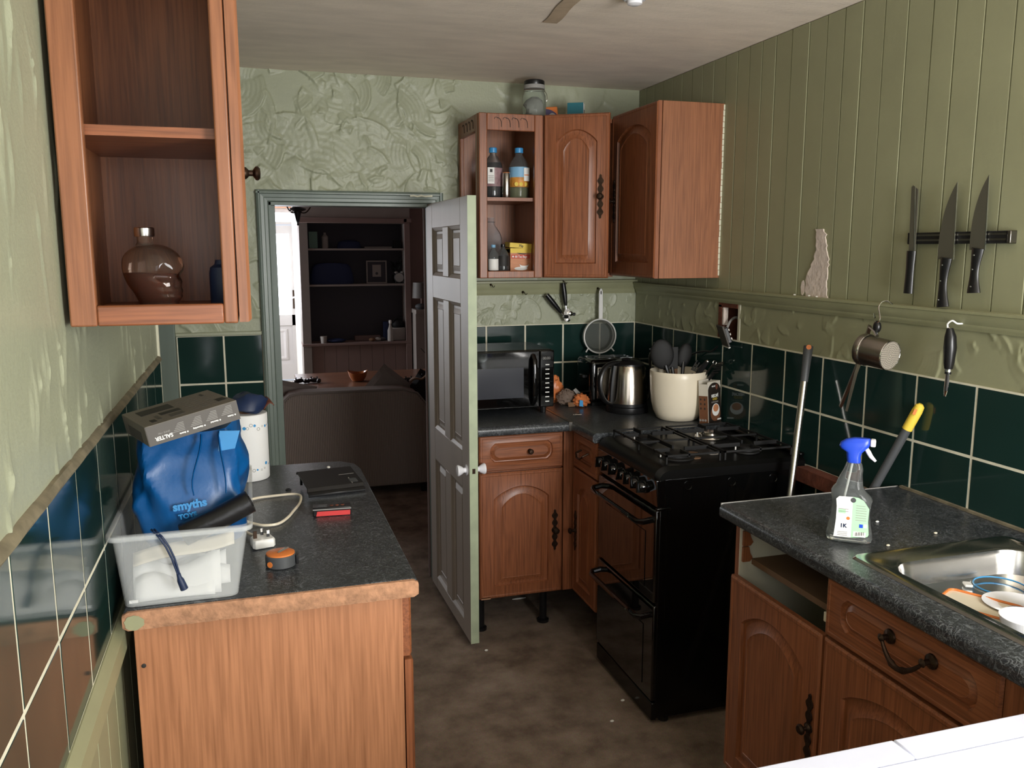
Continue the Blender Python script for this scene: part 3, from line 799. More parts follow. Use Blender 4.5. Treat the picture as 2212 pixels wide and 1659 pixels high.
d = B(); panel_front(d, front_plus_x(0.0, LC-0.002, 1.476), 0.408, 0.722, t=0.02, mx=0.055, mb=0.06, mt=0.06, rise=0.05); d = d.make('door', 'oak_mid', lw, smooth=True)
knob_mesh(front_plus_x(0.0, 1.79, 1.747), 0.014, 0.03).make('knob', 'antique_brass', d, smooth=True)

# open display cabinet on the back wall
wa = thing('wall_cabinet', 'oak display cabinet with unglazed front holding squash bottles', 'cabinet', (1.05, 3.62, 1.478))
ax0, ax1, ay0, az0, az1 = 0.917, 1.19, 3.45, 1.478, 2.146
def carved(M, w, n, door, size=1.0):
    b = B()
    for i in range(n):
        x = (i+0.5)*w/n
        pts = [(x-0.012*size+0.018*size*t+0.006*size*math.sin(3*t), -0.0006, 0.018-0.04*size*t*t) for t in [k/7 for k in range(8)]]
        b.tube(pts, 0.0013, 5)
        pts = [(x-0.018*size+0.008*size*math.cos(3.6*t), -0.0006, 0.014+0.006*math.sin(3.6*t)) for t in [k/6 for k in range(7)]]
        b.tube(pts, 0.0011, 5)
    b.xf(M).make('carving', 'print_dark', door)
fr = B(); open_frame(fr, T3(ax0, ay0, az0), ax1-ax0, az1-az0, 0.02, 0.034, 0.03, 0.068); fr = fr.make('front_frame', 'oak', wa, bevel=0.003)
carved(T3(ax0+0.07, ay0, az1-0.036), 0.15, 4, fr, 0.9)
fr = B(); open_frame(fr, front_minus_x(ax0-0.002, YB-0.004, az0), YB-0.004-ay0-0.02, az1-az0, 0.018, 0.034, 0.03, 0.068); fr = fr.make('side_frame', 'oak', wa, bevel=0.003)
carved(front_minus_x(ax0-0.002, YB-0.09, az1-0.036), 0.2, 4, fr, 0.9)
B().box(ax1-0.016, ay0+0.02, az0, ax1, YB-0.004, az1).make('side_panel', 'oak_inside', wa)
B().box(ax0+0.016, YB-0.012, az0, ax1-0.016, YB-0.004, az1).make('back_panel', 'oak_inside', wa)
B().box(ax0+0.016, ay0+0.02, az0+0.002, ax1-0.016, YB-0.012, az0+0.018).make('bottom_panel', 'oak_x', wa)
B().box(ax0+0.016, ay0+0.02, az1-0.016, ax1-0.016, YB-0.012, az1).make('top_panel', 'oak_x', wa)
B().box(ax0+0.02, ay0+0.022, 1.797, ax1-0.018, YB-0.012, 1.811).make('shelf', 'oak_x', wa)
# closed door cabinet, door ajar
wbb = thing('wall_cabinet', 'oak wall cabinet with arched door standing ajar between the other two', 'cabinet', (1.36, 3.64, 1.478))
b = B().box(1.195, 3.472, az0, 1.211, YB-0.004, az1).box(1.51, 3.472, az0, 1.526, YB-0.004, az1).box(1.211, 3.472, az0, 1.51, YB-0.004, az0+0.016).box(1.211, 3.472, az1-0.016, 1.51, YB-0.004, az1).box(1.211, YB-0.012, az0, 1.51, YB-0.004, az1)
b.make('body', 'oak', wbb)
MB_ = T3(1.197, 3.456, az0) @ RZ(-32)
d = B(); panel_front(d, MB_, 0.276, az1-az0+0.002, t=0.02, mx=0.05, mb=0.06, mt=0.062, rise=0.05); d = d.make('door', 'oak', wbb, smooth=True)
add_handle(d, MB_ @ T3(0.242, 0, 0.335), 0.18)
# end cabinet on the right wall
wc = thing('wall_cabinet', 'oak wall cabinet on the boarded wall with plain end panel', 'cabinet', (1.66, 3.25, 1.484))
cz0, cz1, cy0, cy1 = 1.484, 2.156, 3.036, 3.47
B().box(1.531, cy0, cz0, XR-0.001, cy0+0.018, cz1).make('end_panel', 'oak_mid', wc, bevel=0.001, seg=1)
B().box(1.531, cy0+0.018, cz0, XR-0.002, cy1, cz1).make('body', 'oak', wc)
d = B(); panel_front(d, front_minus_x(1.509, cy1-0.005, cz0), cy1-cy0-0.008, cz1-cz0, t=0.02, mx=0.055, mb=0.06, mt=0.062, rise=0.05); d = d.make('door', 'oak', wc, smooth=True)
add_handle(d, front_minus_x(1.509, cy1-0.04, 1.8), 0.18)
g = B()
for i in range(30):
    z = cz0+0.01+i*0.022
    g.box(XR-0.006-0.003*random.random(), cy0-0.0015, z, XR-0.001, cy0+0.0005, z+0.02)
g.make('chipped_edge', 'cream_paint', wc)

# ================================================================= COOKER
ck = thing('cooker', 'black freestanding gas cooker with two oven doors', 'cooker', (1.5, 2.655, 0))
CX0, CX1, CY0, CY1 = 1.232, 1.785, 2.412, 2.9
B().box(CX0+0.02, CY0+0.004, 0.02, CX1, CY1-0.004, 0.86).make('body', 'black_enamel', ck, bevel=0.004)
B().box(CX0+0.012, CY0+0.002, 0.028, CX0+0.04, CY0+0.02, 0.8).make('side_trim', 'black_enamel', ck, bevel=0.002)
for i in range(6):
    pass
def hob_profile():
    P = [(CX1, 0.858), (CX1, 0.897), (CX0+0.05, 0.901)]
    for k in range(9):
        a = math.pi/2*k/8
        P.append((CX0+0.035-0.035*math.sin(a)*1.2, 0.866+0.035*math.cos(a)))
    P += [(CX0-0.006, 0.858)]
    return P
b = B(); P = hob_profile()
b.loops([[(x+(0.012 if k in (0, 3) else 0)*(1 if x < 1.5 else 0), yy, z-(0.012 if k in (0, 3) and z > 0.86 else 0)) for x, z in P] for k, yy in enumerate((CY0-0.002, CY0+0.012, CY1-0.012, CY1+0.002))])
b.make('hob', 'hob_black', ck, smooth=True)
B().box(CX1-0.02, CY0, 0.9, CX1, CY1, 0.912).make('rear_vent', 'black_enamel', ck, bevel=0.004)
# fascia (sloping) and knobs
B().prism([(CX0-0.006, 0.858), (CX0+0.03, 0.858), (CX0+0.03, 0.765), (CX0+0.002, 0.765)], 'y', CY0, CY1).make('fascia', 'black_gloss', ck, bevel=0.003)
for i, yy in enumerate((2.85, 2.795, 2.735, 2.66, 2.605, 2.55, 2.495)):
    k = B(); k.lathe([(0.021, 0), (0.021, -0.006), (0.018, -0.009), (0.016, -0.022), (0.014, -0.026), (0.001, -0.027)], seg=18, axis='y')
    k.box(-0.0045, -0.034, -0.019, 0.0045, -0.008, 0.019)
    k.xf(front_minus_x(CX0-0.002, yy, 0.815) @ RX(-4) @ RY(random.choice((0, 0, 20, -15))))
    k.make('knob', 'black_gloss', ck, smooth=True)
    B().box(CX0-0.0035, yy-0.003, 0.84, CX0-0.001, yy+0.003, 0.844).make('dial_mark', 'print_grey', ck)
def oven(z0, z1, name):
    d = B().box(CX0-0.002, CY0+0.004, z0, CX0+0.022, CY1-0.004, z1).make(name, 'black_glass', ck, bevel=0.005)
    g = B(); hz = z1-0.045; hx = CX0-0.046
    pts = [(CX0+0.0, CY0+0.03, hz+0.008), (hx+0.012, CY0+0.032, hz+0.003), (hx, CY0+0.05, hz)]
    pts += [(hx, CY0+0.05+0.386*i/6, hz) for i in range(1, 7)] + [(hx+0.012, CY1-0.032, hz+0.003), (CX0, CY1-0.03, hz+0.008)]
    g.tube(pts, [0.012, 0.0115, 0.0105]+[0.0095]*6+[0.0115, 0.012], 10, flat=0.9)
    g.make('handle', 'black_gloss', d, smooth=True)
    B().box(CX0-0.004, CY0+0.075, z0+0.035, CX0-0.0015, CY1-0.075, z1-0.09).make('glass', 'black_glass', d)
    return d
oven(0.435, 0.755, 'grill_door')
oven(0.085, 0.425, 'oven_door')
B().box(CX0+0.001, CY0+0.004, 0.015, CX0+0.02, CY1-0.004, 0.078).make('kick_panel', 'black_enamel', ck, bevel=0.003)
B().box(CX0-0.001, CY0-0.002, 0.754, CX0+0.05, CY0+0.01, 0.764).make('hinge_cap', 'black_gloss', ck, bevel=0.002)
# embossed slots on the near side
for xx in (1.345, 1.508, 1.668):
    g = B(); 
    g.lathe([(0.017, 0), (0.0165, -0.003), (0.012, -0.0035), (0.0105, -0.002), (0.0005, -0.0025)], (xx, CY0+0.004, 0.83), 16, 'y')
    g.box(xx-0.017, CY0+0.0015, 0.76, xx-0.013, CY0+0.004, 0.828).box(xx+0.013, CY0+0.0015, 0.76, xx+0.017, CY0+0.004, 0.828)
    g.make('emboss', 'black_enamel', ck, smooth=True)
# burners
for bx, by, br, silver in ((1.36, 2.53, 0.048, 0), (1.36, 2.775, 0.034, 0), (1.63, 2.53, 0.034, 0), (1.63, 2.775, 0.044, 1)):
    q = B().lathe([(br*1.35, 0.9), (br*1.3, 0.904), (br, 0.906), (br, 0.913), (br*0.9, 0.914)], (bx, by, 0), 22).make('burner', 'steel' if silver else 'black_matt', ck, smooth=True)
    B().lathe([(br*0.82, 0.9141), (br*0.84, 0.919), (br*0.7, 0.9215), (0.001, 0.922)], (bx, by, 0), 20).make('burner_cap', 'steel' if silver else 'black_matt', q, smooth=True)
    B().tube([(bx-br*1.25, by, 0.9), (bx-br*1.25, by, 0.922)], 0.0026, 8).make('igniter', 'white_plastic', q, smooth=True)
# pan supports
for gx0, gx1 in ((1.275, 1.478), (1.492, 1.755)):
    g = B(); z0, z1 = 0.925, 0.931; y0, y1 = CY0+0.03, CY1-0.03; t_ = 0.0045
    g.box(gx0, y0, z0, gx1, y0+t_*1.4, z1).box(gx0, y1-t_*1.4, z0, gx1, y1, z1).box(gx0, y0, z0, gx0+t_*1.4, y1, z1).box(gx1-t_*1.4, y0, z0, gx1, y1, z1)
    ym = (y0+y1)/2; xm = 1.36 if gx0 < 1.4 else 1.63
    g.box(gx0, ym-t_, z0, gx1, ym+t_, z1)
    for by in (2.53, 2.775):
        for dx, dy in ((1, 0), (-1, 0), (0, 1), (0, -1)):
            if dx: g.box(xm+dx*0.028 if dx > 0 else gx0, by-t_*0.7, z0-0.004, gx1 if dx > 0 else xm-0.028, by+t_*0.7, z1+0.003)
            else:
                lo, hi = (by+0.028, (ym if by < ym else y1)) if dy > 0 else ((y0 if by < ym else ym), by-0.028)
                g.box(xm-t_*0.7, lo, z0-0.004, xm+t_*0.7, hi, z1+0.003)
    for xx in (gx0+0.003, gx1-0.003):
        for yy in (y0+0.003, y1-0.003, ym): g.box(xx-0.003, yy-0.003, 0.9, xx+0.003, yy+0.003, z0)
    g.make('pan_support', 'black_matt', ck)
# burnt on stains
for i, (x, y_, w_, h_) in enumerate(((1.43, 2.56, 0.05, 0.03), (1.47, 2.62, 0.04, 0.035), (1.41, 2.49, 0.04, 0.02), (1.5, 2.53, 0.04, 0.03))):
    blob(T3(x, y_, 0.9012) @ RX(-90), w_, h_, 40+i, 18).make('grease_stain', 'carton_grey' if i % 2 else 'hardboard', ck)
for px in (1.29, 1.74):
    for py in (2.44, 2.87): B().lathe([(0.018, 0), (0.018, 0.015), (0.01, 0.02), (0.01, 0.03)], (px, py, 0), 10).make('foot', 'black_plastic', ck)

# ================================================================= THINGS ON THE LEFT
# storage box
sb = thing('storage_box', 'frosted plastic storage box with white papers inside on the left worktop', 'box', (-0.15, 1.95, 0.911))
bx = lambda i, z: [(-0.268+i, 1.712+i, z), (-0.048-i, 1.712+i, z), (-0.048-i, 2.16-i, z), (-0.268+i, 2.16-i, z)]
def taper(z, i=0.0):
    k = (z-0.911)/0.15; x0, x1, y0, y1 = -0.264-0.012*k+i, -0.052+0.026*k-i, 1.714-0.02*k+i, 2.15+0.03*k-i
    r = 0.018; pts = []
    for cx, cy, a0 in ((x1-r, y0+r, -90), (x1-r, y1-r, 0), (x0+r, y1-r, 90), (x0+r, y0+r, 180)):
        for q in range(5): pts.append((cx+r*math.cos(R(a0+22.5*q)), cy+r*math.sin(R(a0+22.5*q)), z))
    return pts
b = B(); b.loops([taper(0.913, 0.004), taper(0.911), taper(1.058), taper(1.06, -0.006), taper(1.052, -0.008), taper(1.054, -0.0095), taper(1.064, -0.008), taper(1.064, 0.0), taper(1.056, 0.0018), taper(0.914, 0.0018)], True, False, True)
b.f.append(tuple(range(0, 20)))
b.make('body', 'frosted_plastic', sb, smooth=True)
B().tube([taper(1.058, -0.006)[i] for i in list(range(20))+[0]], 0.0035, 6).make('rim', 'frosted_plastic', sb, smooth=True)
# papers inside
rs = random.Random(4)
for i in range(7):
    y0 = 1.722+0.013*i; x0 = -0.25+rs.uniform(0, 0.03); x1 = -0.08+rs.uniform(-0.02, 0.02); hh = rs.uniform(0.03, 0.062); tl = rs.uniform(-0.02, 0.02)
    b = B(); b.grid(lambda u, v: (x0+(x1-x0)*u, y0+0.01*math.sin(3*u+i)*0.6+0.02*v*v, 0.916+0.004*i*0+v*(hh+tl*u+0.012*math.sin(7*u+i))), 8, 4)
    b.solo('paper_sheet', 'paper', 'crumpled white paper sheet inside the frosted storage box', 'paper', group='papers in the storage box', smooth=True, solid=0.0006)
B().box(-0.262+0.008, 1.7155, 0.918, -0.238, 1.717, 0.924).solo('paper_label', 'paper', 'tiny white label in the front left corner of the storage box', 'label')
b = B(); b.grid(lambda u, v: (-0.245+0.19*u, 1.733+0.02*v, 0.985+0.03*u+0.022*v+0.004*math.sin(6*u)), 10, 4)
b.solo('cardboard_sheet', 'cream_plastic', 'slanting cream card lying across the inside of the storage box', 'card', smooth=True, solid=0.002)
b = B(); rs = random.Random(9)
b.grid(lambda u, v: (-0.245+0.19*u, 2.03+0.1*v, 1.03+0.018*math.sin(9*u+3*v)+0.014*math.sin(14*v)), 16, 20)
b.solo('black_cloth', 'black_matt', 'crumpled dark cloth inside the top of the storage box', 'cloth', smooth=True, solid=0.003)
# blue carrier bag
bag = thing('carrier_bag', 'blue plastic carrier bag stuffed in the storage box', 'bag', (-0.135, 1.89, 1.045))
rs = np.random.RandomState(2)
ph = rs.uniform(0, 6.28, 12); fr_ = rs.uniform(1.5, 7, 12); fz = rs.uniform(3, 16, 12)
def bagpt(u, v):
    a = 2*math.pi*u; z = 0.992+0.24*v
    rx = 0.1+0.004*math.sin(math.pi*v)-0.02*max(0, v-0.9)*5*0.3-0.02*max(0, 0.1-v)*5; ry = (0.118-0.03*v)*(1-0.5*max(0, 0.1-v)*4)
    sq = lambda c: math.copysign(abs(c)**0.45, c)
    w_ = sum(math.sin(round(fr_[k])*a+ph[k]+fz[k]*v*1.3)*0.0022 for k in range(8))
    w_ += 0.004*max(0, math.sin(5*a+6*v+1.2))**6 + 0.004*max(0, math.sin(3*a-7*v))**8
    return (-0.137+(rx+w_)*sq(math.cos(a))+0.012*(v-0.3)*0, 1.892+(ry+w_)*sq(math.sin(a)), z+0.017*math.cos(a)*v)
b = B(); b.loops([[bagpt(i/72, j/34) for i in range(72)] for j in range(35)])
b.make('body', 'bag_blue', bag, smooth=True)
# folded handles pulled to the top
for k, (x0, xz) in enumerate(((-0.108, 1.262), (-0.075, 1.262))):
    pts = [(x0+0.012*math.sin(2.4*t)*(1 if k else -2.4)*t, 1.782-0.02*t-0.004*math.sin(math.pi*t), xz-0.03-0.12*t) for t in [i/8 for i in range(9)]]
    B().tube(pts, [0.006-0.003*t for t in [i/8 for i in range(9)]], 6, flat=0.4).make('fold', 'bag_blue', bag, smooth=True)
g = B(); g.prism([(-0.073, 1.238), (-0.034, 1.236), (-0.045, 1.2), (-0.078, 1.196)], 'y', 1.776, 1.779); g.make('handle_flap', 'bag_print', bag)
text('smyths', 0.023, 'bag_print', bag, T3(-0.168, 1.765, 1.082) @ FACE_Y @ RX(-6) @ RZ(6), depth=0.0008, bold=0.001)
text('TOYS', 0.014, 'bag_print', bag, T3(-0.158, 1.764, 1.064) @ FACE_Y @ RZ(8), depth=0.0008, bold=0.0006)
# grey kitchen scale carton lying upside down on the bag
sx = thing('scale_carton', 'grey printed kitchen scale carton tilted on top of the blue bag', 'box', (-0.1948, 1.6947, 1.2308), (R(-0.8), R(-10.7), R(20.3)), world=False)
sw, sd, sh = 0.1785, 0.1772, 0.0395
B().box(0, 0, 0, sw, sd, sh).make('carton', 'carton_grey', sx, bevel=0.0008)
B().box(0.0005, -0.0004, 0.0005, sw-0.0005, 0.0, sh-0.001).make('front_print', 'carton_dark', sx)
B().box(-0.0004, 0.001, 0.0005, 0.0, sd-0.001, sh-0.001).make('side_print', 'carton_grey', sx)
UP = T3(0, -0.0006, 0) @ FACE_Y
text('SALTER', 0.0105, 'print_white', sx, UP @ T3(0.046, 0.0145, 0) @ RZ(180), bold=0.0003, sx=0.95)
text('SINCE 1760', 0.0045, 'print_grey', sx, UP @ T3(0.0425, 0.0215, 0) @ RZ(180))
for k, xx in enumerate((0.074, 0.108, 0.139, 0.17)):
    text(('Bateria', 'Opmerking', 'Materiaal', 'Notice')[k], 0.0042, 'print_white', sx, UP @ T3(xx-0.004, 0.0095+0.0015*k, 0) @ RZ(180), bold=0.0002)
    B().lathe([(0.0016, 0), (0.0016, -0.0007)], (xx-0.0005, 0, 0.008+0.0015*k), 10, 'y').make('dot', 'print_white', sx)
    for q in range(6):
        B().box(xx-0.004-0.023*(1-0.1*q), -0.0008, 0.0135+0.003*q+0.0015*k, xx-0.004, -0.0003, 0.0144+0.003*q+0.0015*k).make('print_line', 'print_grey', sx)
for (x0, x1, y0, y1, m_) in ((0.02, 0.085, 0.1, 0.15, 'print_dark'), (0.048, 0.088, 0.06, 0.085, 'print_dark'), (0.155, 0.172, 0.035, 0.065, 'print_dark'), (0.02, 0.03, 0.02, 0.045, 'print_dark'), (0.035, 0.042, 0.03, 0.07, 'carton_dark'), (0.058, 0.085, 0.022, 0.05, 'carton_dark'), (0.15, 0.155, 0.13, 0.15, 'print_dark')):
    B().box(x0, y0, sh-0.0002, x1, y1, sh+0.0004).make('top_print', m_, sx)
for q in range(7):
    for k in range(3): B().box(0.098+0.009*q*0+0.022*k, 0.03+0.018*q, sh-0.0002, 0.113+0.022*k, 0.033+0.018*q, sh+0.0003).make('print_line', 'carton_dark', sx)
B().box(-0.0006, 0.04, 0.002, -0.0002, 0.14, 0.024).make('side_print', 'carton_dark', sx)
# black bin liner roll
b = B(); b.tube([(-0.15, 1.738, 1.04), (-0.085, 1.74, 1.066), (-0.02, 1.744, 1.096)], 0.0235, 20)
rl = b.solo('bin_liner_roll', 'bin_liner', 'roll of black bin liners leaning out of the storage box', 'roll', smooth=True)
B().tube([(-0.024, 1.7438, 1.0942), (-0.0185, 1.7442, 1.0968)], 0.012, 14).make('core', 'black_matt', rl, smooth=True)
# blue lanyard cords with toggle
lan = thing('cord_pull', 'dark blue double cord with toggle hanging over the storage box front', 'cord', (-0.17, 1.69, 0.94))
for dx in (-0.0025, 0.0028):
    pts = [(-0.203+dx, 1.72, 1.062), (-0.196+dx, 1.692, 1.0665), (-0.186+dx, 1.682, 1.058), (-0.175+dx, 1.684, 1.036), (-0.167+dx*0.9, 1.687, 1.012), (-0.162+dx*0.7, 1.689, 0.99), (-0.159+dx*0.5, 1.691, 0.976)]
    B().tube(pts, 0.0021, 7).make('cord', 'navy', lan, smooth=True)
B().tube([(-0.1592, 1.691, 0.978), (-0.158, 1.6915, 0.97), (-0.1565, 1.6915, 0.965), (-0.1505, 1.693, 0.945)], [0.004, 0.0045, 0.0066, 0.0076], 14).make('toggle', 'navy', lan, smooth=True)
# dark cloth on top of the kitchen roll
b = B(); b.loops([[(-0.025+(0.05+0.008*math.sin(3*a+j))*math.cos(a)*s_, 2.645+(0.05)*math.sin(a)*s_, z+0.006*math.sin(2*a+j)) for a in [2*math.pi*i/20 for i in range(20)]] for j, (z, s_) in enumerate(((1.119, 0.9), (1.13, 1.1), (1.148, 1.05), (1.162, 0.8), (1.168, 0.5)))])
b.solo('cloth_bundle', 'navy', 'dark crumpled cloth lying on top of the kitchen roll', 'cloth', smooth=True)
b = B(); b.grid(lambda u, v: (0.022+0.03*u, 2.62+0.05*v, 1.122+0.02*math.sin(2.5*u+v)+0.012*v), 8, 6)
b.solo('brown_wrapper', 'brick_red', 'crumpled brown wrapper on the kitchen roll beside the dark cloth', 'wrapper', smooth=True, solid=0.002)
# kitchen roll
kr = thing('kitchen_roll', 'white kitchen roll printed with blue bubbles at the worktop end', 'kitchen roll', (-0.03, 2.64, 0.911))
b = B(); b.lathe([(0.059, 0.911), (0.061, 0.914), (0.061, 1.11), (0.059, 1.112), (0.022, 1.112), (0.022, 1.0)], (-0.03, 2.645, 0), 48, cap1=True); b.make('paper', 'paper', kr, smooth=True)
B().lathe([(0.0215, 1.0), (0.0215, 1.1125), (0.019, 1.1125), (0.019, 1.0)], (-0.03, 2.645, 0), 24).make('core', 'chipboard', kr, smooth=True)
b1, b2 = B(), B(); rs = random.Random(5)
for zc_ in (0.953, 1.078):
    for i in range(26):
        a = R(-165+11*i+rs.uniform(-3, 3)); z = zc_+rs.uniform(-0.009, 0.009); r_ = rs.choice((0.003, 0.0042, 0.0052))
        M = T3(-0.03, 2.645, z) @ Matrix.Rotation(a, 4, 'Z') @ T3(0.0612, 0, 0) @ RY(90)
        q = (b1 if i % 3 == 0 else b2); o_ = q.n()
        if i % 3 == 0: q.lathe([(r_, 0), (r_*0.99, 0.0004)], seg=10)
        else: q.lathe([(r_*0.75, 0), (r_*0.75, 0.0004), (r_, 0.0004), (r_, 0)], seg=12, cap0=False, cap1=False)
        q.xf(M, o_)
b1.make('blue_bubbles', 'blue_cap', kr, kind='stuff'); b2.make('grey_bubbles', 'print_grey', kr, kind='stuff')
# folding tray
tr = thing('folding_tray', 'black plastic tray panel lying at the far end of the left worktop', 'tray', (0.1283, 2.3671, 0.9115), (R(5.0), R(0), R(8.0)), world=False)
b = B(); prof = [(0.0, 0.0), (-0.004, 0.003), (-0.004, 0.008), (0.0, 0.011), (0.01, 0.012), (0.018, 0.021), (0.165, 0.021), (0.172, 0.016), (0.172, 0.011), (0.169, 0.011), (0.169, 0.015), (0.164, 0.018), (0.019, 0.018), (0.012, 0.0085), (0.002, 0.008)]
b.prism(prof, 'x', 0, 0.162); b.make('panel', 'black_plastic', tr, bevel=0.0006, seg=1)
B().box(0.128, 0.03, 0.0208, 0.15, 0.06, 0.0214).make('worn_mark', 'grey_plastic', tr)
B().box(0.11, 0.1, 0.0208, 0.155, 0.102, 0.0213).box(0.13, 0.02, 0.0208, 0.132, 0.07, 0.0213).make('scratch', 'print_grey', tr)
B().box(0.002, 0.02, 0.004, 0.008, 0.03, 0.018).make('clip', 'black_plastic', tr)
B().box(0.002, 0.12, -0.006, 0.008, 0.13, 0.018).make('clip', 'black_plastic', tr)
# gadget with red front
gd = thing('handheld_gadget', 'small black gadget with bright red front strip on the left worktop', 'gadget', (0.1283, 2.1889, 0.9106), (0, 0, R(-4.5)), world=False)
B().box(0, 0, 0, 0.098, 0.034, 0.0235).make('body', 'black_plastic', gd, bevel=0.002)
B().prism([(0.008, 0.001), (0.095, 0.001), (0.0955, 0.0135), (0.011, 0.0135)], 'y', -0.0012, 0.0).make('red_strip', 'red_print', gd)
B().box(0.014, 0.006, 0.0233, 0.036, 0.026, 0.0242).make('screen', 'grey_plastic', gd)
B().box(0.0, -0.001, 0.017, 0.098, 0.001, 0.0195).make('edge_line', 'print_grey', gd)
for xx in (0.048, 0.062, 0.076): B().lathe([(0.005, 0.0232), (0.0045, 0.0245)], (xx, 0.016, 0), 10).make('button', 'brick_red', gd)
# plug with cable
pg = thing('plug_lead', 'cream power lead with white three pin plug on the left worktop', 'plug', (0.0, 2.1, 0.911))
pts = [(-0.06, 2.33, 0.93), (-0.034, 2.373, 0.918), (0.0, 2.398, 0.915), (0.046, 2.404, 0.915), (0.085, 2.406, 0.915), (0.103, 2.392, 0.915), (0.108, 2.366, 0.915), (0.1, 2.305, 0.915), (0.082, 2.245, 0.915), (0.063, 2.186, 0.915), (0.038, 2.145, 0.915), (0.005, 2.143, 0.915), (-0.02, 2.165, 0.915), (-0.04, 2.18, 0.918), (-0.046, 2.15, 0.918), (-0.04, 2.1, 0.919), (-0.028, 2.065, 0.921), (-0.016, 2.045, 0.923)]
def smooth_path(P, k=4):
    out = []
    for i in range(len(P)-1):
        p0, p1, p2, p3 = [Vector(P[max(0, min(len(P)-1, j))]) for j in (i-1, i, i+1, i+2)]
        for q in range(k):
            t = q/k
            out.append(tuple(0.5*((2*p1)+(p2-p0)*t+(2*p0-5*p1+4*p2-p3)*t*t+(3*p1-p0-3*p2+p3)*t**3)))
    out.append(tuple(P[-1])); return out
B().tube(smooth_path(pts), 0.0036, 8).make('lead', 'cream_plastic', pg, smooth=True)
Mp = T3(-0.002, 2.005, 0.911) @ RZ(14)
pb = B(); P2 = [(-0.026, -0.02), (-0.021, -0.027), (0.021, -0.027), (0.026, -0.02), (0.024, 0.012), (0.012, 0.026), (-0.012, 0.026), (-0.024, 0.012)]
pb.loops([[(x*s_, y_*s_, z) for x, y_ in P2] for z, s_ in ((0.0, 0.93), (0.002, 1.0), (0.017, 1.0), (0.0195, 0.95), (0.0215, 0.9))]).xf(Mp)
pb.make('plug_body', 'white_plastic', pg, bevel=0.001)
B().box(-0.0205, -0.004, 0.0, -0.0125, 0.0, 0.018).xf(Mp @ T3(0.0, -0.004, 0.021)).make('earth_pin', 'antique_brass', pg)
for xx, yy in ((0.004, 0.012), (0.013, -0.008)):
    q = B().box(-0.0032, -0.002, 0, 0.0032, 0.002, 0.008).xf(Mp @ T3(xx, yy, 0.021)).make('pin_sleeve', 'black_plastic', pg)
    B().box(-0.0032, -0.002, 0.008, 0.0032, 0.002, 0.0165).xf(Mp @ T3(xx, yy, 0.021)).make('pin', 'steel', pg)
# tape measure
tm = thing('tape_measure', 'orange and black tape measure on the front of the left worktop', 'tape measure', (0.036, 1.86, 0.911))
B().lathe([(0.03, 0.911), (0.0325, 0.913), (0.0325, 0.936), (0.031, 0.938)], (0.036, 1.86, 0), 30, sy=0.95).make('case', 'grey_plastic', tm, smooth=True)
B().lathe([(0.0305, 0.9381), (0.0305, 0.941), (0.027, 0.9425), (0.001, 0.943)], (0.036, 1.86, 0), 30, sy=0.95).make('cover', 'orange', tm, smooth=True)
B().tube([(0.03, 1.85, 0.944), (0.052, 1.865, 0.949), (0.05, 1.875, 0.945)], 0.004, 6, flat=0.3).make('belt_clip', 'chrome', tm, smooth=True)
B().box(0.068, 1.846, 0.915, 0.0735, 1.87, 0.935).make('tape_end', 'black_plastic', tm, bevel=0.001)
B().lathe([(0.0065, 0), (0.0065, -0.0015)], (0, 0, 0), 14, 'y').xf(T3(0.013, 1.8385, 0.922) @ RZ(-36)).make('button', 'orange', tm, smooth=True)
B().ell((0.211, 2.684, 0.914), (0.006, 0.006, 0.004), 8, 5).solo('crumb', 'white_paint', 'small white crumb near the back of the left worktop', 'crumb', smooth=True)
B().lathe([(0.0085, 0.9105), (0.0085, 0.913), (0.006, 0.913), (0.006, 0.9105)], (0.078, 2.47, 0), 16).solo('washer_ring', 'black_plastic', 'small dark ring lying beside the black tray', 'ring', smooth=True)
# skull bottle in the left wall cabinet
sk = thing('skull_bottle', 'glass skull shaped bottle half full of amber drink in the left cabinet', 'bottle', (-0.166, 1.68, 1.492))
def skull(z_top=None, shrink=0.0):
    L = []
    H_ = [(1.4925, .048, .03, .026), (1.4985, .05, .032, .028), (1.503, .045, .03, .026), (1.509, .05, .032, .03), (1.515, .057, .035, .032), (1.5195, .05, .038, .033), (1.525, .058, .042, .035), (1.532, .048, .05, .037), (1.54, .057, .055, .04), (1.549, .046, .058, .043), (1.554, .047, .0595, .044), (1.561, .058, .061, .046), (1.575, .054, .062, .047), (1.588, .047, .058, .044), (1.598, .038, .048, .036), (1.605, .024, .034, .026), (1.609, .01, .022, .016)]
    for z, rf, rb_, ry in H_:
        if z_top and z > z_top: break
        l = []
        for i in range(64):
            a = 2*math.pi*i/64; ca = math.cos(a)
            x = ((rf if ca > 0 else rb_)-shrink)*ca; y_ = (ry-shrink)*math.sin(a)
            # face looks to the right (+X): eye sockets, nose, jaw
            face = max(0, math.cos(a))
            eye = math.exp(-((abs(math.sin(a))-0.45)/0.2)**2)*math.exp(-((z-1.553)/0.009)**2)*face
            nose = math.exp(-(math.sin(a)/0.16)**2)*math.exp(-((z-1.537)/0.006)**2)*face
            brow = math.exp(-((z-1.566)/0.005)**2)*face
            jaw = math.exp(-((z-1.517)/0.008)**2)*face
            teeth = 0.0015*math.sin(math.sin(a)*40)*math.exp(-((z-1.524)/0.006)**2)*face
            x += -0.027*eye-0.014*nose+0.003*brow+0.001*jaw+1.4*teeth
            y_ += 0.012*eye*math.copysign(-1, y_)
            ca_, sa_ = math.cos(R(-38)), math.sin(R(-38))
            l.append((-0.166+x*ca_-y_*sa_, 1.685+x*sa_+y_*ca_, z))
        L.append(l)
    return L
b = B(); b.loops(skull()); b.make('glass', 'skull_glass', sk, smooth=True, sub=1)
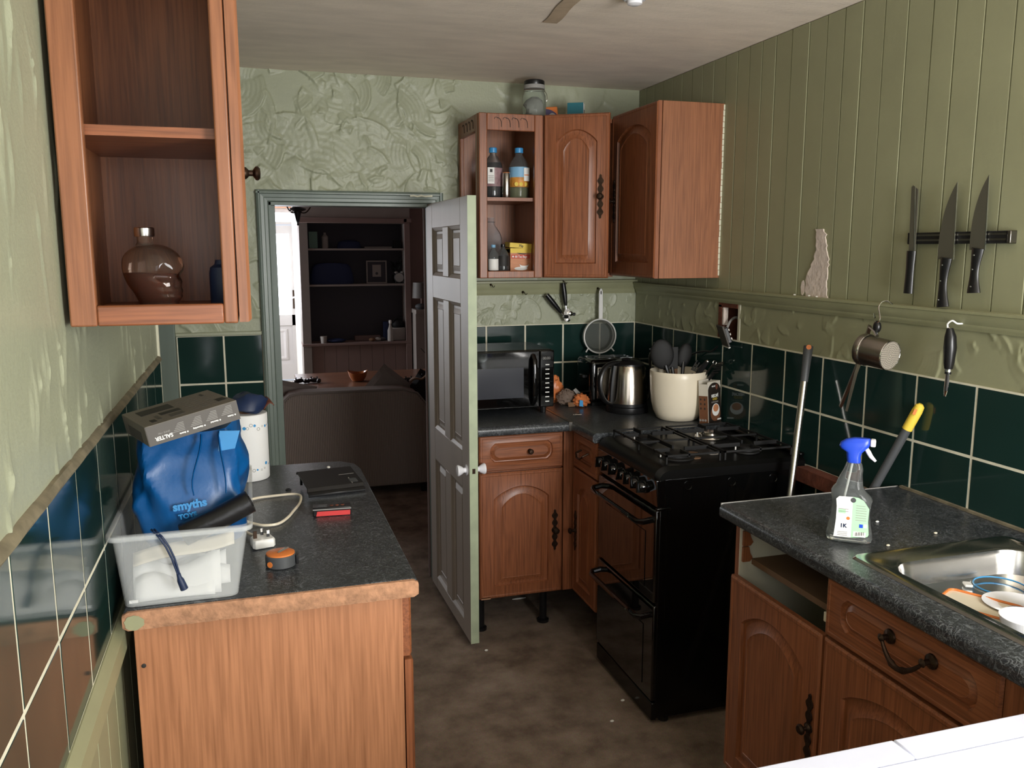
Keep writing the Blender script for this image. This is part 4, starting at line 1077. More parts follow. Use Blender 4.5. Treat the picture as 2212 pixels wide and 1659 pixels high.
b = B(); b.loops(skull(1.566, 0.004)); b.make('drink', 'amber', sk, smooth=True, sub=1)
B().lathe([(0.017, 1.606), (0.0135, 1.612), (0.0135, 1.626)], (-0.178, 1.68, 0), 18).make('neck', 'skull_glass', sk, smooth=True)
B().lathe([(0.0165, 1.622), (0.0175, 1.624), (0.0175, 1.637), (0.016, 1.6385), (0.001, 1.639)], (-0.178, 1.68, 0), 20).make('cap', 'steel', sk, smooth=True)
b = B(); b.lathe([(0.021, 1.492), (0.022, 1.494), (0.022, 1.556), (0.02, 1.566), (0.012, 1.572), (0.01, 1.58)], (-0.05, 1.69, 0), 20)
b.solo('dark_bottle', 'navy', 'dark blue bottle half hidden behind the cabinet frame beside the skull bottle', 'bottle', smooth=True)

# ================================================================= BACK CORNER: inside and on top of the cabinets
def bottle(name, label, x, y, z, r, h, liquid, lfrac, capm, lab=None, group=None, glassm='clear', capped=True):
    t = thing(name, label, 'bottle', (x, y, z), group=group)
    prof = [(r*0.7, 0.0), (r*0.95, 0.004), (r, 0.012), (r*0.98, h*0.22), (r*0.94, h*0.3), (r, h*0.36), (r, h*0.62), (r*0.9, h*0.7), (r*0.6, h*0.8), (r*0.36, h*0.86), (r*0.33, h*0.92)]
    B().lathe([(a, z+q) for a, q in prof], (x, y, 0), 24, cap1=False).make('shell', glassm, t, smooth=True)
    if liquid:
        lp = [(a*0.96, q+0.001) for a, q in prof if q <= h*lfrac]
        B().lathe([(a, z+q) for a, q in lp], (x, y, 0), 24).make('drink', liquid, t, smooth=True)
    if capped:
        B().lathe([(r*0.42, z+h*0.9), (r*0.43, z+h*0.905), (r*0.43, z+h*0.99), (r*0.38, z+h), (0.0005, z+h)], (x, y, 0), 20).make('cap', capm, t, smooth=True)
    else:
        B().lathe([(r*0.4, z+h*0.9), (r*0.4, z+h*0.915), (r*0.34, z+h*0.92), (r*0.34, z+h*0.99), (r*0.3, z+h*0.99)], (x, y, 0), 18, cap1=False).make('neck_ring', glassm, t, smooth=True)
    if lab:
        B().lathe([(r*1.012, z+h*lab[1]), (r*1.012, z+h*lab[2])], (x, y, 0), 28, cap0=False, cap1=False).make('label', lab[0], t, smooth=True)
    return t
mat('squash_dark', (24, 12, 18), 0.1)
mat('squash_pale', (150, 152, 104), 0.1, trans=0.35, ior=1.2)
mat('label_fruit', (150, 120, 122), 0.45, var=0.35, scale=45)
mat('label_orange', (204, 140, 60), 0.45, var=0.3, scale=30)
mat('label_sky', (130, 180, 214), 0.45)
mat('dusty_clear', (206, 204, 206), 0.12, trans=0.85, ior=1.08)
t1 = bottle('squash_bottle', 'blackcurrant squash bottle with blue cap on the upper cabinet shelf', 1.018, 3.6, 1.811, 0.04, 0.215, 'squash_dark', 0.74, 'blue_cap', ('label_fruit', 0.24, 0.6))
B().box(0.982, 3.556, 1.873, 1.012, 3.5585, 1.94).make('label_panel', 'print_white', t1)
B().box(0.992, 3.555, 1.92, 1.003, 3.5565, 1.933).make('label_mark', 'print_dark', t1)
for q in range(4): B().box(0.985, 3.555, 1.883+0.007*q, 1.009, 3.5563, 1.8855+0.007*q).make('label_line', 'print_grey', t1)
t2 = bottle('squash_bottle', 'orange barley squash bottle with blue cap on the upper cabinet shelf', 1.128, 3.58, 1.811, 0.043, 0.215, 'squash_pale', 0.22, 'blue_cap', ('label_orange', 0.23, 0.42))
B().lathe([(0.0434, 1.811+0.215*0.42), (0.0434, 1.811+0.215*0.62)], (1.128, 3.58, 0), 28, cap0=False, cap1=False).make('label_top', 'label_sky', t2, smooth=True)
B().box(1.136, 3.534, 1.885, 1.16, 3.5362, 1.94).make('label_panel', 'print_white', t2)
B().box(1.138, 3.5332, 1.908, 1.158, 3.5345, 1.912).make('label_line', 'orange', t2)
for q in range(3): B().lathe([(0.009, 0), (0.0085, -0.001), (0.0005, -0.0012)], (1.104+0.02*q, 3.54-0.003*(q == 1), 1.872), 14, 'y').make('orange_slice', 'yellow', t2)
cn = thing('drink_can', 'slim silver drink can between the two squash bottles', 'can', (1.061, 3.545, 1.811))
B().lathe([(0.015, 1.811), (0.018, 1.817), (0.018, 1.91), (0.0155, 1.917)], (1.061, 3.545, 0), 22).make('body', 'steel', cn, smooth=True)
B().lathe([(0.0155, 1.917), (0.0155, 1.919), (0.0135, 1.9185)], (1.061, 3.545, 0), 22).make('rim', 'orange', cn, smooth=True)
bottle('plastic_bottle', 'empty uncapped clear bottle at the back of the lower cabinet shelf', 1.022, 3.66, 1.497, 0.05, 0.24, None, 0, 'black_plastic', None, None, 'dusty_clear', False)
bottle('spice_bottle', 'small bottle with pale blue cap on the lower cabinet shelf', 0.998, 3.53, 1.497, 0.022, 0.12, 'squash_dark', 0.5, 'label_sky', ('print_white', 0.1, 0.5))
bottle('sauce_bottle', 'small dark bottle beside the tea bag carton', 1.044, 3.54, 1.497, 0.024, 0.122, 'squash_dark', 0.6, 'black_plastic', ('print_dark', 0.25, 0.6))
B().box(1.06, 3.56, 1.497, 1.082, 3.59, 1.57).solo('dark_packet', 'black_matt', 'dark narrow packet squeezed between bottle and tea bag carton', 'packet', bevel=0.003)
tb = thing('tea_carton', 'yellow and brown 80 tea bags carton priced 75p', 'carton', (1.128, 3.585, 1.497))
mat('tea_brown', (196, 132, 92), 0.5, var=0.15, scale=20, stretch=(1, 1, 6))
mat('tea_red', (196, 76, 52), 0.5)
B().box(1.079, 3.548, 1.497, 1.18, 3.62, 1.6).make('carton', 'tea_brown', tb, bevel=0.001)
B().box(1.079, 3.5475, 1.582, 1.18, 3.6205, 1.602).make('yellow_band', 'yellow', tb)
b = B().box(-0.052, -0.004, 0, 0.052, 0.07, 0.02).xf(T3(1.127, 3.548, 1.603) @ RY(3.5) @ RX(3)); b.make('lid', 'yellow', tb)
text('75p', 0.014, 'print_dark', tb, T3(1.126, 3.5428, 1.6075) @ RY(3.5) @ FACE_Y, align='CENTER', bold=0.0004)
B().box(1.083, 3.5472, 1.558, 1.168, 3.5482, 1.575).make('red_band', 'tea_red', tb)
text('80 Tea Bags', 0.0125, 'print_white', tb, T3(1.1, 3.5465, 1.562) @ FACE_Y, bold=0.0002, sx=0.9)
B().lathe([(0.004, 0), (0.004, -0.0008)], (1.0915, 3.5472, 1.5665), 12, 'y').make('mark', 'print_white', tb)
B().prism([(1.127+0.03*math.cos(R(a)), 1.515+0.0075*math.sin(R(a))) for a in range(0, 360, 15)], 'y', 3.5472, 3.5482).make('saucer_print', 'print_white', tb)
B().prism([(1.142-0.021, 1.535)]+[(1.142+0.021*math.cos(R(a)), 1.535+0.02*math.sin(R(a))) for a in range(180, 361, 15)], 'y', 3.5468, 3.5478).make('cup_print', 'print_white', tb)
B().prism([(1.142+0.021*math.cos(R(a)), 1.535+0.008*math.sin(R(a))) for a in range(0, 360, 20)], 'y', 3.5466, 3.5474).make('tea_print', 'tea_brown', tb)
B().prism([(1.107, 1.583), (1.155, 1.5785), (1.143, 1.5755), (1.12, 1.577)], 'y', 3.5466, 3.548).make('opening', 'print_dark', tb)
# on top of the cabinets
jr = thing('clip_jar', 'glass clip top jar with dark lid on top of the display cabinet', 'jar', (1.203, 3.6, 2.148))
B().lathe([(0.045, 2.148), (0.05, 2.155), (0.0515, 2.2), (0.05, 2.245), (0.043, 2.262), (0.041, 2.272)], (1.203, 3.6, 0), 26, cap1=False).make('glass', 'jar_glass', jr, smooth=True)
B().lathe([(0.045, 2.274), (0.046, 2.28), (0.045, 2.29)], (1.203, 3.6, 0), 26).make('seal', 'print_grey', jr, smooth=True)
B().lathe([(0.0435, 2.29), (0.0445, 2.293), (0.044, 2.306), (0.04, 2.31), (0.001, 2.311)], (1.203, 3.6, 0), 26).make('lid', 'black_plastic', jr, smooth=True)
b = B(); b.loops([[(1.203+(0.034+0.009*math.sin(3*a+j*1.7))*math.cos(a)*s_, 3.6+(0.034+0.009*math.sin(2*a+j))*math.sin(a)*s_, z) for a in [2*math.pi*i/18 for i in range(18)]] for j, (z, s_) in enumerate(((2.153, 0.7), (2.17, 1.05), (2.19, 0.9), (2.21, 1.05), (2.228, 0.8), (2.24, 0.4)))])
b.make('contents', 'print_grey', jr, smooth=True, label='pale crumpled contents')
B().tube(smooth_path([(1.247, 3.595, 2.27), (1.256, 3.59, 2.255), (1.258, 3.588, 2.235), (1.252, 3.59, 2.225), (1.248, 3.594, 2.245)]), 0.0015, 6).make('wire_clip', 'steel', jr, smooth=True)
B().tube([(1.203+0.046*math.cos(a), 3.6+0.046*math.sin(a), 2.268) for a in [2*math.pi*i/24 for i in range(25)]], 0.0015, 5).make('wire_band', 'steel', jr, smooth=True)
pk = thing('orange_packet', 'orange and purple packet lying beside the jar on the cabinet top', 'packet', (1.29, 3.62, 2.148))
b = B().box(-0.035, -0.02, 0, 0.035, 0.02, 0.06).xf(T3(1.288, 3.635, 2.148) @ RX(-8) @ RY(-5)); b.make('packet', 'orange', pk, bevel=0.004)
mat('purple_dark', (58, 46, 84), 0.5)
B().prism([(1.252, 2.15)]+[(1.252+0.065*math.sin(R(a)), 2.15+0.046*math.cos(R(a))) for a in range(0, 91, 10)], 'y', 3.598, 3.604).make('purple_panel', 'purple_dark', pk)
B().lathe([(0.016, 0), (0.016, -0.002)], (1.285, 3.598, 2.164), 16, 'y').make('pale_disc', 'print_grey', pk)
tbx = thing('teal_carton', 'small teal and white carton on top of the ajar cabinet', 'carton', (1.4, 3.62, 2.148))
mat('teal', (36, 108, 120), 0.5)
MT = T3(1.4, 3.6, 2.148) @ RZ(-28)
B().box(-0.04, -0.022, 0, 0.03, 0.03, 0.078).xf(MT).make('carton', 'teal', tbx, bevel=0.001)
B().box(0.03, -0.0215, 0.001, 0.0306, 0.0295, 0.077).xf(MT).make('white_side', 'print_white', tbx)
B().box(0.031, -0.01, 0.03, 0.0314, 0.015, 0.05).xf(MT).make('side_print', 'print_dark', tbx)
b = B(); b.grid(lambda u, v: (1.31+0.05*u, 3.5+0.07*v, 2.15+0.012*math.sin(3.1*u)*math.sin(3.1*v)), 6, 6); b.solo('wrapper', 'print_grey', 'pale crumpled wrapper lying in front of the teal carton', 'wrapper', smooth=True, solid=0.002)

# ---- hooks and hanging tools on the back rail
def hook(x, y, z, label, cat='hook'):
    h = thing('cup_hook', label, cat, (x, y, z), group=None)
    B().lathe([(0.006, 0), (0.004, -0.003), (0.0018, -0.006), (0.0018, -0.02)], (x, y, z), 10, 'y').make('base', 'antique_brass', h, smooth=True)
    B().tube([(x, y-0.018, z), (x+0.001, y-0.024, z-0.004), (x+0.003, y-0.026, z-0.01), (x+0.008, y-0.025, z-0.011), (x+0.012, y-0.024, z-0.004)], 0.0018, 6).make('hook', 'antique_brass', h, smooth=True)
hook(1.058, YB-0.02, 1.437, 'brass cup hook high on the back rail nearest the door')
hook(1.216, YB-0.014, 1.4, 'brass cup hook low on the back rail left of the tin opener')
hook(1.411, YB-0.02, 1.448, 'brass cup hook holding the tin opener')
hook(1.592, YB-0.014, 1.412, 'brass cup hook holding the white sieve')
to = thing('tin_opener', 'black handled tin opener hanging under the back wall cabinets', 'tin opener', (1.41, 3.77, 1.28))
def handle(pa, pb, r=0.0125):
    pa, pb = Vector(pa), Vector(pb); n = 10
    B().tube([tuple(pa.lerp(pb, i/n)) for i in range(n+1)], [r*(0.55+0.45*math.sin(math.pi*min(1, (i/n)*0.8+0.22))**0.7) for i in range(n+1)], 12, flat=1.0).make('handle', 'black_plastic', to, smooth=True)
handle((1.405, 3.768, 1.44), (1.418, 3.764, 1.335)); handle((1.322, 3.766, 1.388), (1.395, 3.762, 1.302))
B().tube([(1.418, 3.764, 1.337), (1.42, 3.763, 1.318)], 0.006, 10).make('shank', 'chrome', to, smooth=True)
B().tube([(1.393, 3.762, 1.304), (1.405, 3.761, 1.292)], 0.006, 10).make('shank', 'chrome', to, smooth=True)
B().prism([(1.4, 1.285), (1.412, 1.318), (1.43, 1.324), (1.443, 1.3), (1.436, 1.262), (1.416, 1.258)], 'y', 3.758, 3.766).make('jaw_plate', 'steel', to, bevel=0.001)
B().lathe([(0.011, 0), (0.011, -0.012), (0.008, -0.014)], (1.437, 3.758, 1.298), 16, 'y').make('wheel', 'chrome', to, smooth=True)
B().box(1.445, 3.742, 1.288, 1.46, 3.752, 1.302).make('turn_key', 'black_plastic', to, bevel=0.003)
B().tube([(1.404, 3.75, 1.284), (1.424, 3.75, 1.284)], 0.008, 10).make('cutter', 'black_plastic', to, smooth=True)
B().lathe([(0.009, 0), (0.009, -0.004), (0.003, -0.005)], (1.428, 3.758, 1.268), 14, 'y').make('cog', 'chrome', to, smooth=True)
# sieve
sv = thing('sieve', 'white handled round sieve hanging on the back wall', 'sieve', (1.59, 3.77, 1.11))
sxc, szc, sr = 1.588, 1.187, 0.081
def ring(b, r, y, rad): b.tube([(sxc+r*math.cos(a), y, szc+r*math.sin(a)) for a in [2*math.pi*i/40 for i in range(41)]], rad, 7, caps=False); return b
ring(B(), sr, 3.748, 0.0035).make('rim', 'white_plastic', sv, smooth=True)
ring(B(), sr-0.004, 3.77, 0.003).make('inner_rim', 'white_plastic', sv, smooth=True)
b = B(); b.lathe([(sr, 3.75), (sr-0.004, 3.77)], (sxc, 0, szc), 40, 'y', cap0=False, cap1=False); b.make('band', 'white_plastic', sv, smooth=True)
mat('mesh_fabric', (112, 116, 110), 0.6, alpha=0.62)
b = B(); b.lathe([(sr-0.002, 3.752), (sr*0.8, 3.782), (sr*0.4, 3.795), (0.001, 3.797)], (sxc, 0, szc), 36, 'y', cap0=False); b.make('mesh', 'mesh_fabric', sv, smooth=True)
b = B(); hp = [(1.583, 1.265), (1.602, 1.265), (1.603, 1.33), (1.601, 1.4), (1.596, 1.413), (1.588, 1.413), (1.583, 1.4), (1.582, 1.33)]
b.prism(hp, 'y', 3.752, 3.76); b.make('handle', 'white_plastic', sv, bevel=0.002)
B().prism([(1.5915+0.003*math.cos(R(a)), 1.394+0.009*math.sin(R(a))) for a in range(0, 360, 20)], 'y', 3.7512, 3.7525).make('hanging_hole', 'print_dark', sv)
for s_ in (-1, 1): B().tube([(sxc+s_*sr*0.72, 3.75, szc-sr*0.7), (sxc+s_*sr*0.9, 3.745, szc-sr*0.92)], 0.0035, 6).make('rest_lug', 'white_plastic', sv, smooth=True)

# ================================================================= BACK CORNER WORKTOP
mw = thing('microwave', 'black microwave with white control marks on the back worktop', 'microwave', (1.0, 3.5, 0.911))
mx0, mx1, my0, my1, mz0, mz1 = 0.825, 1.207, 3.335, 3.66, 0.94, 1.182
B().box(mx0, my0+0.02, mz0, mx1, my1, mz1).make('case', 'black_gloss', mw, bevel=0.006)
dr = B().box(mx0, my0, mz0, 1.142, my0+0.02, mz1-0.002).make('door', 'black_gloss', mw, bevel=0.004)
mat('microwave_window', (58, 60, 66), 0.16)  # grey-blue base colour carries the daylight reflected in the door glass
B().box(mx0+0.03, my0-0.0015, mz0+0.045, 1.072, my0, mz1-0.07).make('window', 'microwave_window', dr)
pts = [(1.113, my0+0.002, mz1-0.02), (1.113, my0-0.018, mz1-0.035)]+[(1.113, my0-0.024-0.006*math.sin(math.pi*i/8), mz1-0.04-0.165*i/8) for i in range(9)]+[(1.113, my0-0.018, mz0+0.03), (1.113, my0+0.002, mz0+0.015)]
B().tube(pts, 0.011, 10, flat=0.7).make('handle', 'black_gloss', dr, smooth=True)
cp = B().box(1.145, my0, mz0, mx1, my0+0.02, mz1-0.002).make('control_panel', 'black_gloss', mw, bevel=0.004)
for i in range(9): B().box(1.168, my0-0.001, mz1-0.064-0.0195*i, 1.185, my0, mz1-0.060-0.0195*i).make('button_mark', 'print_white', cp)
text('00:00', 0.016, 'print_grey', cp, T3(1.156, my0-0.0006, mz1-0.04) @ FACE_Y, sx=0.95)
for px, py in ((0.86, 3.37), (1.17, 3.37), (0.86, 3.62), (1.17, 3.62)):
    B().lathe([(0.012, 0.911), (0.014, 0.941)], (px, py, 0), 10).make('foot', 'black_plastic', mw)
# toaster
ts = thing('toaster', 'black and steel toaster behind the kettle', 'toaster', (1.53, 3.51, 0.911))
B().box(1.41, 3.425, 0.925, 1.655, 3.6, 1.118).make('shell', 'black_gloss', ts, bevel=0.02, seg=4)
B().box(1.44, 3.42, 0.945, 1.63, 3.428, 1.085).make('steel_panel', 'steel', ts, bevel=0.003)
for yy in (3.462, 3.5, 3.535): B().box(1.46, yy, 1.116, 1.625, yy+0.013, 1.1215).make('slot_rim', 'chrome', ts)
B().box(1.425, 3.44, 0.911, 1.64, 3.585, 0.927).make('base', 'black_plastic', ts)
B().box(1.397, 3.49, 1.03, 1.412, 3.53, 1.045).make('lever', 'black_plastic', ts, bevel=0.003)
# kettle
kt = thing('kettle', 'brushed steel jug kettle with black handle', 'kettle', (1.524, 3.29, 0.911))
kc = (1.524, 3.29, 0)
B().lathe([(0.088, 0.911), (0.09, 0.915), (0.089, 0.936), (0.082, 0.94)], kc, 36).make('power_base', 'black_plastic', kt, smooth=True)
mat('kettle_steel', (168, 160, 150), 0.2, 1.0)
B().lathe([(0.086, 0.946), (0.086, 0.952), (0.084, 0.985), (0.0805, 1.03), (0.076, 1.075), (0.071, 1.106), (0.069, 1.112)], kc, 40).make('jug', 'kettle_steel', kt, smooth=True)
B().lathe([(0.0868, 0.94), (0.0868, 0.953), (0.084, 0.953)], kc, 36).make('foot_band', 'black_plastic', kt, smooth=True)
B().lathe([(0.0695, 1.11), (0.068, 1.118), (0.05, 1.13), (0.02, 1.136), (0.001, 1.137)], kc, 30).make('lid', 'black_plastic', kt, smooth=True)
B().ell((1.51, 3.28, 1.138), (0.022, 0.014, 0.006), 12, 6).make('lid_catch', 'black_plastic', kt, smooth=True)
hp = [(1.475, 3.275, 1.125), (1.44, 3.265, 1.124), (1.405, 3.257, 1.108), (1.383, 3.25, 1.075), (1.378, 3.248, 1.035), (1.388, 3.25, 0.995), (1.41, 3.257, 0.965), (1.445, 3.268, 0.95)]
B().tube(smooth_path(hp), [0.011+0.003*math.sin(math.pi*i/28) for i in range(29)], 10, flat=0.75).make('handle', 'black_plastic', kt, smooth=True)
hp = [(1.455, 3.27, 1.112), (1.447, 3.268, 1.06), (1.442, 3.266, 1.01), (1.44, 3.266, 0.955)]
B().tube(hp, 0.011, 8).make('handle_back', 'black_plastic', kt, smooth=True)
B().prism([(1.565, 1.112), (1.606, 1.1), (1.592, 1.06)], 'y', 3.27, 3.3).make('spout', 'kettle_steel', kt, bevel=0.006)
# cream tub with utensils
tc_ = thing('utensil_tub', 'cream plastic tub full of utensils beside the cooker', 'tub', (1.655, 3.085, 0.911))
uc = (1.655, 3.085, 0)
B().lathe([(0.068, 0.914), (0.076, 0.911), (0.084, 0.916), (0.098, 0.945), (0.107, 0.98), (0.113, 1.03), (0.1155, 1.085), (0.116, 1.108), (0.114, 1.111), (0.112, 1.108), (0.1105, 1.08), (0.108, 1.03), (0.101, 0.98), (0.09, 0.945), (0.07, 0.925)], uc, 48).make('tub', 'cream_plastic', tc_, smooth=True)
def rod(a, b_, r0, r1, m_, root, name='handle', flat=1.0, n=6): 
    a, b_ = Vector(a), Vector(b_)
    return B().tube([tuple(a.lerp(b_, i/n)) for i in range(n+1)], [r0+(r1-r0)*i/n for i in range(n+1)], 8, flat=flat).make(name, m_, root, smooth=True)
u = thing('serving_spoon', 'large round black serving spoon standing at the left of the cream tub', 'spoon', (1.64, 3.08, 0.93))
rod((1.66, 3.06, 0.93), (1.605, 3.1, 1.13), 0.006, 0.008, 'black_plastic', u)
b = B().ell((0, 0, 0), (0.048, 0.012, 0.062), 20, 12).xf(T3(1.592, 3.11, 1.175) @ RZ(-18) @ RY(-8)); b.make('bowl', 'black_matt', u, smooth=True)
u = thing('spatula', 'black flat spatula standing in the middle of the cream tub', 'spatula', (1.66, 3.1, 0.93))
rod((1.655, 3.07, 0.93), (1.64, 3.11, 1.12), 0.006, 0.007, 'black_plastic', u)
B().prism([(-0.03, 0), (0.03, 0), (0.037, 0.09), (-0.037, 0.095)], 'y', -0.002, 0.002).xf(T3(1.637, 3.118, 1.11) @ RY(-6) @ RZ(-15)).make('blade', 'black_matt', u, bevel=0.001)
u = thing('ladle', 'black ladle with oval bowl behind the cream tub rim', 'ladle', (1.7, 3.1, 0.93))
rod((1.65, 3.06, 0.93), (1.69, 3.11, 1.14), 0.006, 0.008, 'black_plastic', u)
B().ell((0, 0, 0), (0.03, 0.012, 0.052), 18, 10).xf(T3(1.697, 3.115, 1.165) @ RY(14) @ RZ(-10)).make('bowl', 'black_matt', u, smooth=True)
u = thing('slotted_spoon', 'black slotted spoon leaning to the right in the cream tub', 'spoon', (1.7, 3.05, 0.93))
rod((1.63, 3.06, 0.93), (1.7, 3.04, 1.1), 0.006, 0.008, 'black_plastic', u)
for q in range(4): B().tube([(1.69+0.009*q, 3.04, 1.115-0.004*q), (1.712+0.01*q, 3.035, 1.155-0.01*q)], 0.0042, 8).make('tine', 'black_plastic', u, smooth=True)
u = thing('whisk_handle', 'black grip handle with steel end leaning right in the cream tub', 'utensil', (1.7, 3.03, 0.93))
rod((1.62, 3.07, 0.95), (1.735, 3.0, 1.15), 0.009, 0.0105, 'black_plastic', u)
B().ell((1.737, 2.999, 1.153), 0.008, 10, 6).make('end_cap', 'chrome', u, smooth=True)
u = thing('steel_handle', 'steel edged utensil handle with ring end in the cream tub', 'utensil', (1.73, 3.0, 0.93))
rod((1.65, 3.06, 0.95), (1.757, 2.985, 1.145), 0.006, 0.008, 'steel_dark', u, flat=0.5)
B().tube([(1.76+0.008*math.cos(a), 2.982, 1.15+0.008*math.sin(a)) for a in [2*math.pi*i/14 for i in range(15)]], 0.002, 6).make('ring', 'chrome', u, smooth=True)
u = thing('pasta_server', 'black pasta server with stubby teeth over the right rim of the cream tub', 'utensil', (1.75, 3.0, 0.93))
rod((1.66, 3.05, 0.95), (1.765, 2.99, 1.11), 0.008, 0.012, 'black_plastic', u, flat=0.7)
for q in range(5): B().tube([(1.748+0.007*q, 2.985, 1.108+0.009*q), (1.768+0.005*q, 2.962, 1.112+0.01*q)], 0.0035, 8).make('tooth', 'steel_dark' if q == 4 else 'black_plastic', u, smooth=True)
B().box(-0.014, -0.002, 0, 0.014, 0.002, 0.11).xf(T3(1.66, 3.13, 1.03) @ RZ(-15)).solo('wooden_spatula', 'hardboard', 'tan wooden spatula end showing just above the tub rim', 'spatula', bevel=0.001)
# plug, socket face and dark lead between kettle and tub
B().box(XR-0.012, 3.5, 1.11, XR-0.003, 3.58, 1.17).solo('wall_socket', 'print_grey', 'grey wall socket plate half hidden behind the utensils', 'socket', bevel=0.003)
B().tube(smooth_path([(1.775, 3.54, 1.13), (1.73, 3.5, 1.12), (1.71, 3.45, 1.05), (1.69, 3.42, 0.95), (1.66, 3.4, 0.915)]), 0.006, 8).solo('black_lead', 'black_plastic', 'black appliance lead running down behind the kettle', 'cable', smooth=True)
B().box(1.755, 3.515, 1.095, 1.786, 3.565, 1.145).solo('black_plug', 'black_plastic', 'black plug in the grey wall socket', 'plug', bevel=0.006)
# coffee carton
cf_ = thing('coffee_carton', 'dark open cappuccino carton leaning on the cream tub', 'carton', (1.703, 2.914, 0.9125), (R(-4), 0, R(27)), world=False)
cw, cd, ch = 0.09, 0.042, 0.169
mat('coffee_dark', (40, 33, 28), 0.45)
mat('coffee_brown', (116, 76, 52), 0.5, var=0.2, scale=12)
mat('card_inner', (206, 200, 186), 0.7)
b = B()
b.box(0, 0, 0, cw, 0.0015, ch).box(0, cd-0.0015, 0, cw, cd, ch+0.006).box(0, 0.0015, 0, 0.0015, cd-0.0015, ch-0.008).box(cw-0.0015, 0.0015, 0, cw, cd-0.0015, ch).box(0, 0, 0, cw, cd, 0.0015)
b.make('carton', 'card_inner', cf_)
pts = [(0.002, 0.0005), (cw-0.0005, 0.0005), (cw-0.0005, ch-0.03)]+[(cw/2+(cw/2-0.002)*math.cos(R(a)), ch-0.035+0.03*math.sin(R(a))) for a in range(0, 181, 15)]+[(0.002, ch-0.03)]
B().prism(pts, 'y', -0.0006, 0.0).make('front_print', 'coffee_dark', cf_)
B().box(-0.0006, 0.001, 0.001, 0.0, cd-0.001, ch-0.055).make('side_print', 'coffee_brown', cf_)
for q in range(3): B().lathe([(0.005, 0), (0.005, -0.0006)], (0, 0, 0), 10, 'x').xf(T3(-0.0004, 0.013+0.012*q, 0.017)).make('cup_mark', 'print_grey', cf_)
for q in range(6): B().box(-0.001, 0.012+0.018*(q % 2), 0.06+0.018*(q//2), -0.0004, 0.018+0.018*(q % 2), 0.068+0.018*(q//2)).make('step_mark', 'print_dark', cf_)
FC = T3(0, -0.0008, 0) @ FACE_Y
text('NESCAFÉ', 0.0165, 'print_white', cf_, FC @ T3(0.048, 0.106, 0), align='CENTER', bold=0.0005, sx=0.72)
text('GOLD', 0.013, 'yellow', cf_, FC @ T3(0.048, 0.0945, 0), align='CENTER', sx=0.9)
text('CAPPUCCINO', 0.009, 'print_grey', cf_, FC @ T3(0.047, 0.0835, 0), align='CENTER', sx=0.85)
text('NESCAFÉ', 0.0075, 'print_white', cf_, FC @ T3(0.04, 0.147, 0), align='CENTER', bold=0.0002, sx=0.8)
B().prism([(0.062+0.008*math.cos(R(a)), 0.146+0.011*math.sin(R(a))) for a in range(0, 360, 20)], 'y', -0.001, -0.0002).make('bean_mark', 'brick_red', cf_)
B().prism([(0.05+0.034*math.cos(R(a)), 0.04+0.03*math.sin(R(a))) for a in range(0, 360, 15)], 'y', -0.001, -0.0004).make('saucer_print', 'coffee_brown', cf_)
B().prism([(0.052+0.026*math.cos(R(a)), 0.055+0.025*math.sin(R(a))) for a in range(0, 360, 15)], 'y', -0.0014, -0.0008).make('cup_print', 'print_white', cf_)
B().prism([(0.052+0.019*math.cos(R(a)), 0.062+0.015*math.sin(R(a))) for a in range(0, 360, 15)], 'y', -0.0018, -0.0012).make('foam_print', 'tea_brown', cf_)
B().box(0.062, -0.0012, 0.012, 0.088, -0.0005, 0.018).make('bottom_mark', 'print_white', cf_)
# bread bag
br = thing('bread_bag', 'twisted orange bread bag between microwave and toaster', 'bread bag', (1.34, 3.5, 0.911))
mat('bread_orange', (206, 122, 72), 0.35, var=0.35, scale=18, bump=0.5, bscale=26)
mat('cellophane', (170, 150, 136), 0.15, trans=0.6, ior=1.1, bump=0.6, bscale=40)
def lump(c, r, seed, m_, name):
    rs = np.random.RandomState(seed); p = rs.uniform(0, 6.28, 8); k = rs.randint(2, 7, 8); b = B(); L = []
    for j in range(15):
        t = -math.pi/2+math.pi*j/14; l = []
        for i in range(28):
            a = 2*math.pi*i/28; w_ = 1+sum(0.05*math.sin(k[q]*a+p[q]+(q+1)*t*1.6) for q in range(8))+0.05*math.sin(11*a+5*t)
            cx = max(1e-3, math.cos(t))
            l.append((c[0]+r[0]*cx*math.cos(a)*w_, c[1]+r[1]*cx*math.sin(a)*w_, max(0.9115, c[2]+r[2]*math.sin(t)*w_)))
        L.append(l)
    return b.loops(L).make(name, m_, br, smooth=True)
lump((1.268, 3.565, 0.972), (0.06, 0.05, 0.066), 1, 'bread_orange', 'loaf')
lump((1.325, 3.5, 0.945), (0.042, 0.03, 0.034), 2, 'cellophane', 'twist')
lump((1.375, 3.445, 0.938), (0.036, 0.03, 0.028), 3, 'bread_orange', 'bag_end')
B().prism([(1.352, 0.92), (1.37, 0.916), (1.369, 0.943), (1.354, 0.947)], 'y', 3.41, 3.412).make('blue_print', 'blue_cap', br)
B().prism([(1.37, 0.955), (1.385, 0.965), (1.362, 0.988), (1.35, 0.98)], 'y', 3.48, 3.482).make('seal_flap', 'print_grey', br)
B().prism([(1.315, 0.912), (1.345, 0.912), (1.352, 0.93), (1.312, 0.932)], 'y', 3.445, 3.447).make('torn_flap', 'hardboard', br)
nb = thing('bottle_opener', 'small steel key shaped opener lying on the corner worktop', 'opener', (1.29, 3.27, 0.911))
B().tube([(1.27, 3.262, 0.914), (1.3, 3.278, 0.915)], 0.003, 6).make('bar', 'steel', nb, smooth=True)
B().tube([(1.268, 3.265, 0.913), (1.3, 3.252, 0.914)], 0.003, 6).make('bar', 'steel', nb, smooth=True)

